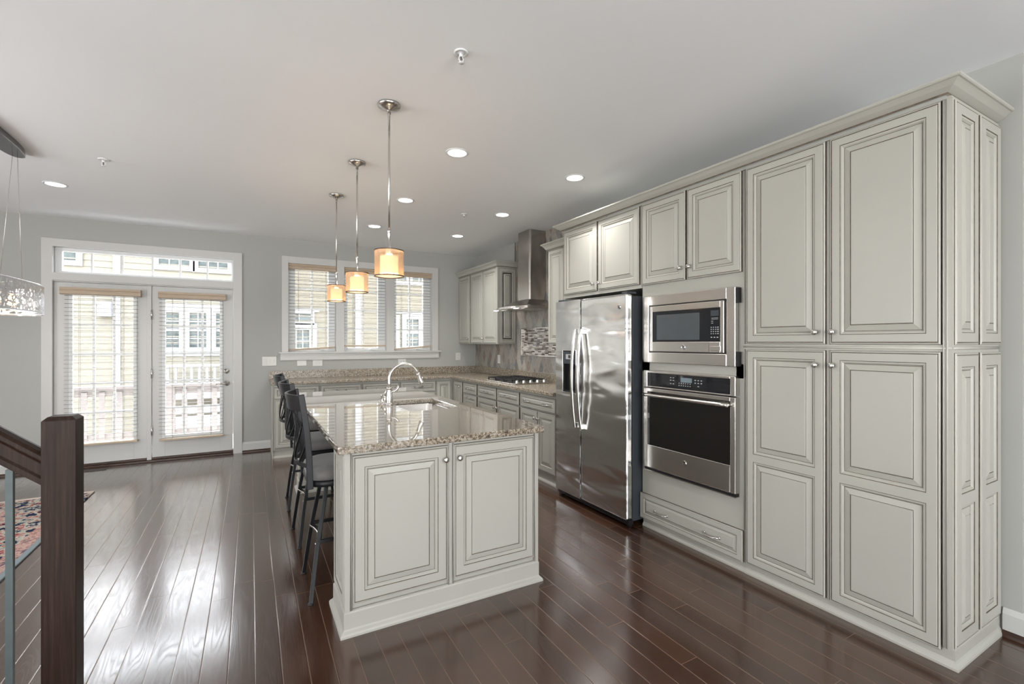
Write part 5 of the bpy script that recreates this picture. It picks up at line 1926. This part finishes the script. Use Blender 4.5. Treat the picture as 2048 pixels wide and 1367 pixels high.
for i, x in enumerate((-0.717, -0.865, -1.013, -1.161, -1.309, -1.457)):
    g = MB().box(x - 0.0095, x + 0.0095, hy_ - 0.0095, hy_ + 0.0095, 0.178 * (1 + int((-0.66 - x) / 0.25)) + 0.0005, rail_at(x) - 0.125)
    tag(obj('baluster', g, 'greymetal', None, 0.001), 'grey square metal baluster under the handrail, left of the newel post' if i == 0 else 'grey square metal baluster further up the stair', 'baluster', 'stair balusters')
stp = thing('staircase', 'dark oak stair treads rising from the newel post', 'stairs', (-1.1, 1.75, 0))
for k in range(4):
    s_ = MB()
    xa = -0.66 - 0.25 * k
    s_.box(xa - 0.26, xa + 0.02, 1.28, 2.275, 0.178 * (k + 1) - 0.03, 0.178 * (k + 1))
    obj('tread', s_, 'oak', stp, 0.004)
    obj('riser', MB().box(xa - 0.02, xa, 1.28, 2.27, 0.178 * k, 0.178 * (k + 1) - 0.03), 'trim', stp)

# ------------------------------------------------------------------ OUTSIDE: neighbouring house, decks
HYF = 12.0
nh = thing('neighboring_house', 'pale yellow clapboard house with white trimmed windows outside', 'house', (0.5, HYF + 0.5, -3.0))
wl = MB()
z = -3.0
prof = []
EXPO = 0.125
while z < 3.24:
    prof += [(HYF - 0.018, z), (HYF - 0.004, z + EXPO)]
    z += EXPO
prof = [(HYF + 0.3, -3.0)] + prof + [(HYF + 0.3, z)]
wl.prism([(-9.0, a, b) for a, b in prof], (9.05, 0, 0))
obj('clapboard_wall', wl, 'siding', nh)
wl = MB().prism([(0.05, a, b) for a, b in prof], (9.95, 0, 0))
obj('clapboard_wall', wl, 'sidingdim', nh)


def hwin(x0, x1, z0, z1, cols, rows, casing=0.10, sash=True):
    f = MB()
    y0 = HYF - 0.045
    c = casing
    for q in ((x0 - c, x0, z0 - c, z1 + c), (x1, x1 + c, z0 - c, z1 + c), (x0, x1, z0 - c, z0), (x0, x1, z1, z1 + c)):
        f.box(q[0], q[1], y0, HYF + 0.02, q[2], q[3])
    w_ = obj('window', f, 'trimout', nh, 0.004)
    m = MB()
    for i in range(1, cols):
        x = x0 + (x1 - x0) * i / cols
        m.box(x - 0.012, x + 0.012, HYF - 0.026, HYF - 0.012, z0, z1)
    for i in range(1, rows):
        z = z0 + (z1 - z0) * i / rows
        t = 0.028 if (sash and i * 2 == rows) else 0.012
        m.box(x0, x1, HYF - 0.0265, HYF - 0.0115, z - t, z + t)
    if cols > 1 or rows > 1:
        obj('muntins', m, 'trimout', w_)
    else:
        m.bm.free()
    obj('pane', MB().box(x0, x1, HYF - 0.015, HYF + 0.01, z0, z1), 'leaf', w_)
# through the transom
hwin(-3.75, -2.95, 2.97, 3.17, 3, 1)
hwin(-1.66, -1.14, 2.995, 3.17, 3, 1)
hwin(-0.98, -0.45, 2.985, 3.17, 3, 1)
# the three-window bay seen through the right door leaf
hwin(-1.78, -1.32, 1.29, 2.02, 2, 4)
hwin(-1.135, -0.84, 1.29, 2.02, 2, 4)
hwin(-0.66, -0.20, 1.29, 2.02, 2, 4)
# through the kitchen window
hwin(0.72, 1.245, 1.87, 2.06, 2, 1, 0.07)
hwin(0.78, 1.20, -0.4, 1.68, 3, 8, 0.17, False)
hwin(3.05, 3.53, 2.98, 3.17, 2, 1)
hwin(3.70, 4.05, 2.99, 3.17, 2, 1)
hwin(3.16, 3.26, 1.30, 2.0, 1, 4)
hwin(3.54, 3.86, 1.30, 2.0, 2, 4, 0.12)
tb = MB()
tb.box(-2.40, -2.28, HYF - 0.035, HYF, -3.0, 3.30)
tb.box(-1.95, -0.05, HYF - 0.032, HYF, 1.10, 1.19)
tb.box(-1.95, -0.05, HYF - 0.032, HYF, 2.09, 2.20)
for q in ((-1.95, -1.88), (-1.22, -1.235 + .0), (-0.74, -0.76)):
    tb.box(min(q), max(q), HYF - 0.032, HYF, 1.19, 2.09)
tb.box(0.55, 1.42, HYF - 0.034, HYF, 2.11, 2.20)
tb.box(2.25, 2.38, HYF - 0.05, HYF, -3.0, 3.30)
tb.box(3.00, 4.4, HYF - 0.034, HYF, 2.13, 2.19)
tb.box(3.97, 4.4, HYF - 0.034, HYF, 1.25, 2.13)
tb.box(-9.0, 10.0, HYF - 0.10, HYF + 0.02, 3.26, 3.34)
obj('exterior_trim', tb, 'trimout', nh)
vh = MB()
vh.prism([(-2.60, HYF - 0.02, 1.90), (-2.60, HYF - 0.20, 1.90), (-2.60, HYF - 0.20, 2.10), (-2.60, HYF - 0.13, 2.19), (-2.60, HYF - 0.02, 2.19)], (0.20, 0, 0))
obj('vent_box', vh, 'box', nh, 0.004)
ro = MB().prism([(-9.2, HYF - 0.14, 3.34), (-9.2, HYF - 0.14, 3.37), (-9.2, HYF + 4, 3.60), (-9.2, HYF + 4, 3.34)], (19.4, 0, 0))
obj('roof', ro, 'roof', nh)

struct('ground', MB().box(-20, 22, YB + 0.4, 30, -3.1, -3.0), 'ground', 'pale paving outside between the houses', 'ground')

# our deck with grey railing
dk = MB()
for k in range(11):
    y_ = YB + 0.17 + k * 0.146
    dk.box(-4.2, 3.6, y_, y_ + 0.140, -0.09, -0.055)
for x_ in (-4.0, 3.4):
    dk.box(x_ - .06, x_ + .06, 8.2, 8.35, -3.0, -0.09)
struct('deck_floor', dk, 'deckfloor', 'deck boards outside the french doors, paled to bounce daylight inside', 'deck')
rl = thing('deck_railing', 'weathered grey wooden deck railing outside the french doors', 'railing', (-1.2, 8.3, -0.055))
RYD = 8.30
m = MB()
m.box(-4.2, 0.35, RYD - 0.07, RYD + 0.07, 0.755, 0.790)
m.box(-4.2, 0.35, RYD - 0.022, RYD + 0.022, 0.655, 0.755)
obj('top_rail', m, 'deck', rl, 0.004)
obj('bottom_rail', MB().box(-4.2, 0.35, RYD - 0.022, RYD + 0.022, 0.06, 0.145), 'deck', rl, 0.003)
for x_ in (-4.15, -2.55, -1.015, 0.30):
    obj('post', MB().box(x_ - 0.055, x_ + 0.055, RYD - 0.055, RYD + 0.055, -0.055, 0.7545), 'deck', rl, 0.003)
x_ = -3.99
while x_ < 0.22:
    if min(abs(x_ - q) for q in (-4.15, -2.55, -1.015, 0.30)) > 0.10:
        obj('baluster', MB().box(x_ - 0.032, x_ + 0.032, RYD - 0.042, RYD - 0.0225, 0.07, 0.72), 'deck', rl, 0.002)
    x_ += 0.185

# neighbour's deck with white railing
n2 = thing('porch_railing', 'white porch railing on the house across, beyond the grey railing', 'railing', (-0.5, 10.9, -0.2))
NY = 10.9
m = MB()
m.box(-1.55, 0.6, NY - 0.05, NY + 0.05, 0.92, 0.965)
m.box(-1.55, 0.6, NY - 0.02, NY + 0.02, 0.56, 0.62)
obj('rails', m, 'trimout', n2)
x_ = -1.50
while x_ < 0.58:
    obj('baluster', MB().box(x_ - 0.02, x_ + 0.02, NY - 0.02, NY + 0.019, 0.61, 0.93), 'trimout', n2)
    x_ += 0.125
obj('fascia', MB().box(-1.6, 0.65, NY - 0.055, NY + 0.02, 0.30, 0.42), 'trimout', n2)
obj('lower_fascia', MB().box(-1.6, 0.65, NY - 0.06, NY + 0.02, 0.02, 0.14), 'trimout', n2)
obj('deck_boards', MB().box(-1.6, 0.65, NY - 0.04, HYF - 0.06, 0.42, 0.47), 'deck', n2)
for xx in (-1.5, 0.55):
    obj('post', MB().box(xx - 0.05, xx + 0.05, NY - 0.0405, NY + 0.05, -3.0, 0.96), 'trimout', n2)
gt = MB()
gt.box(-1.6, 0.65, NY - 0.05, NY + 0.01, -0.62, -0.02)
obj('skirt_board', gt, 'deck', n2)
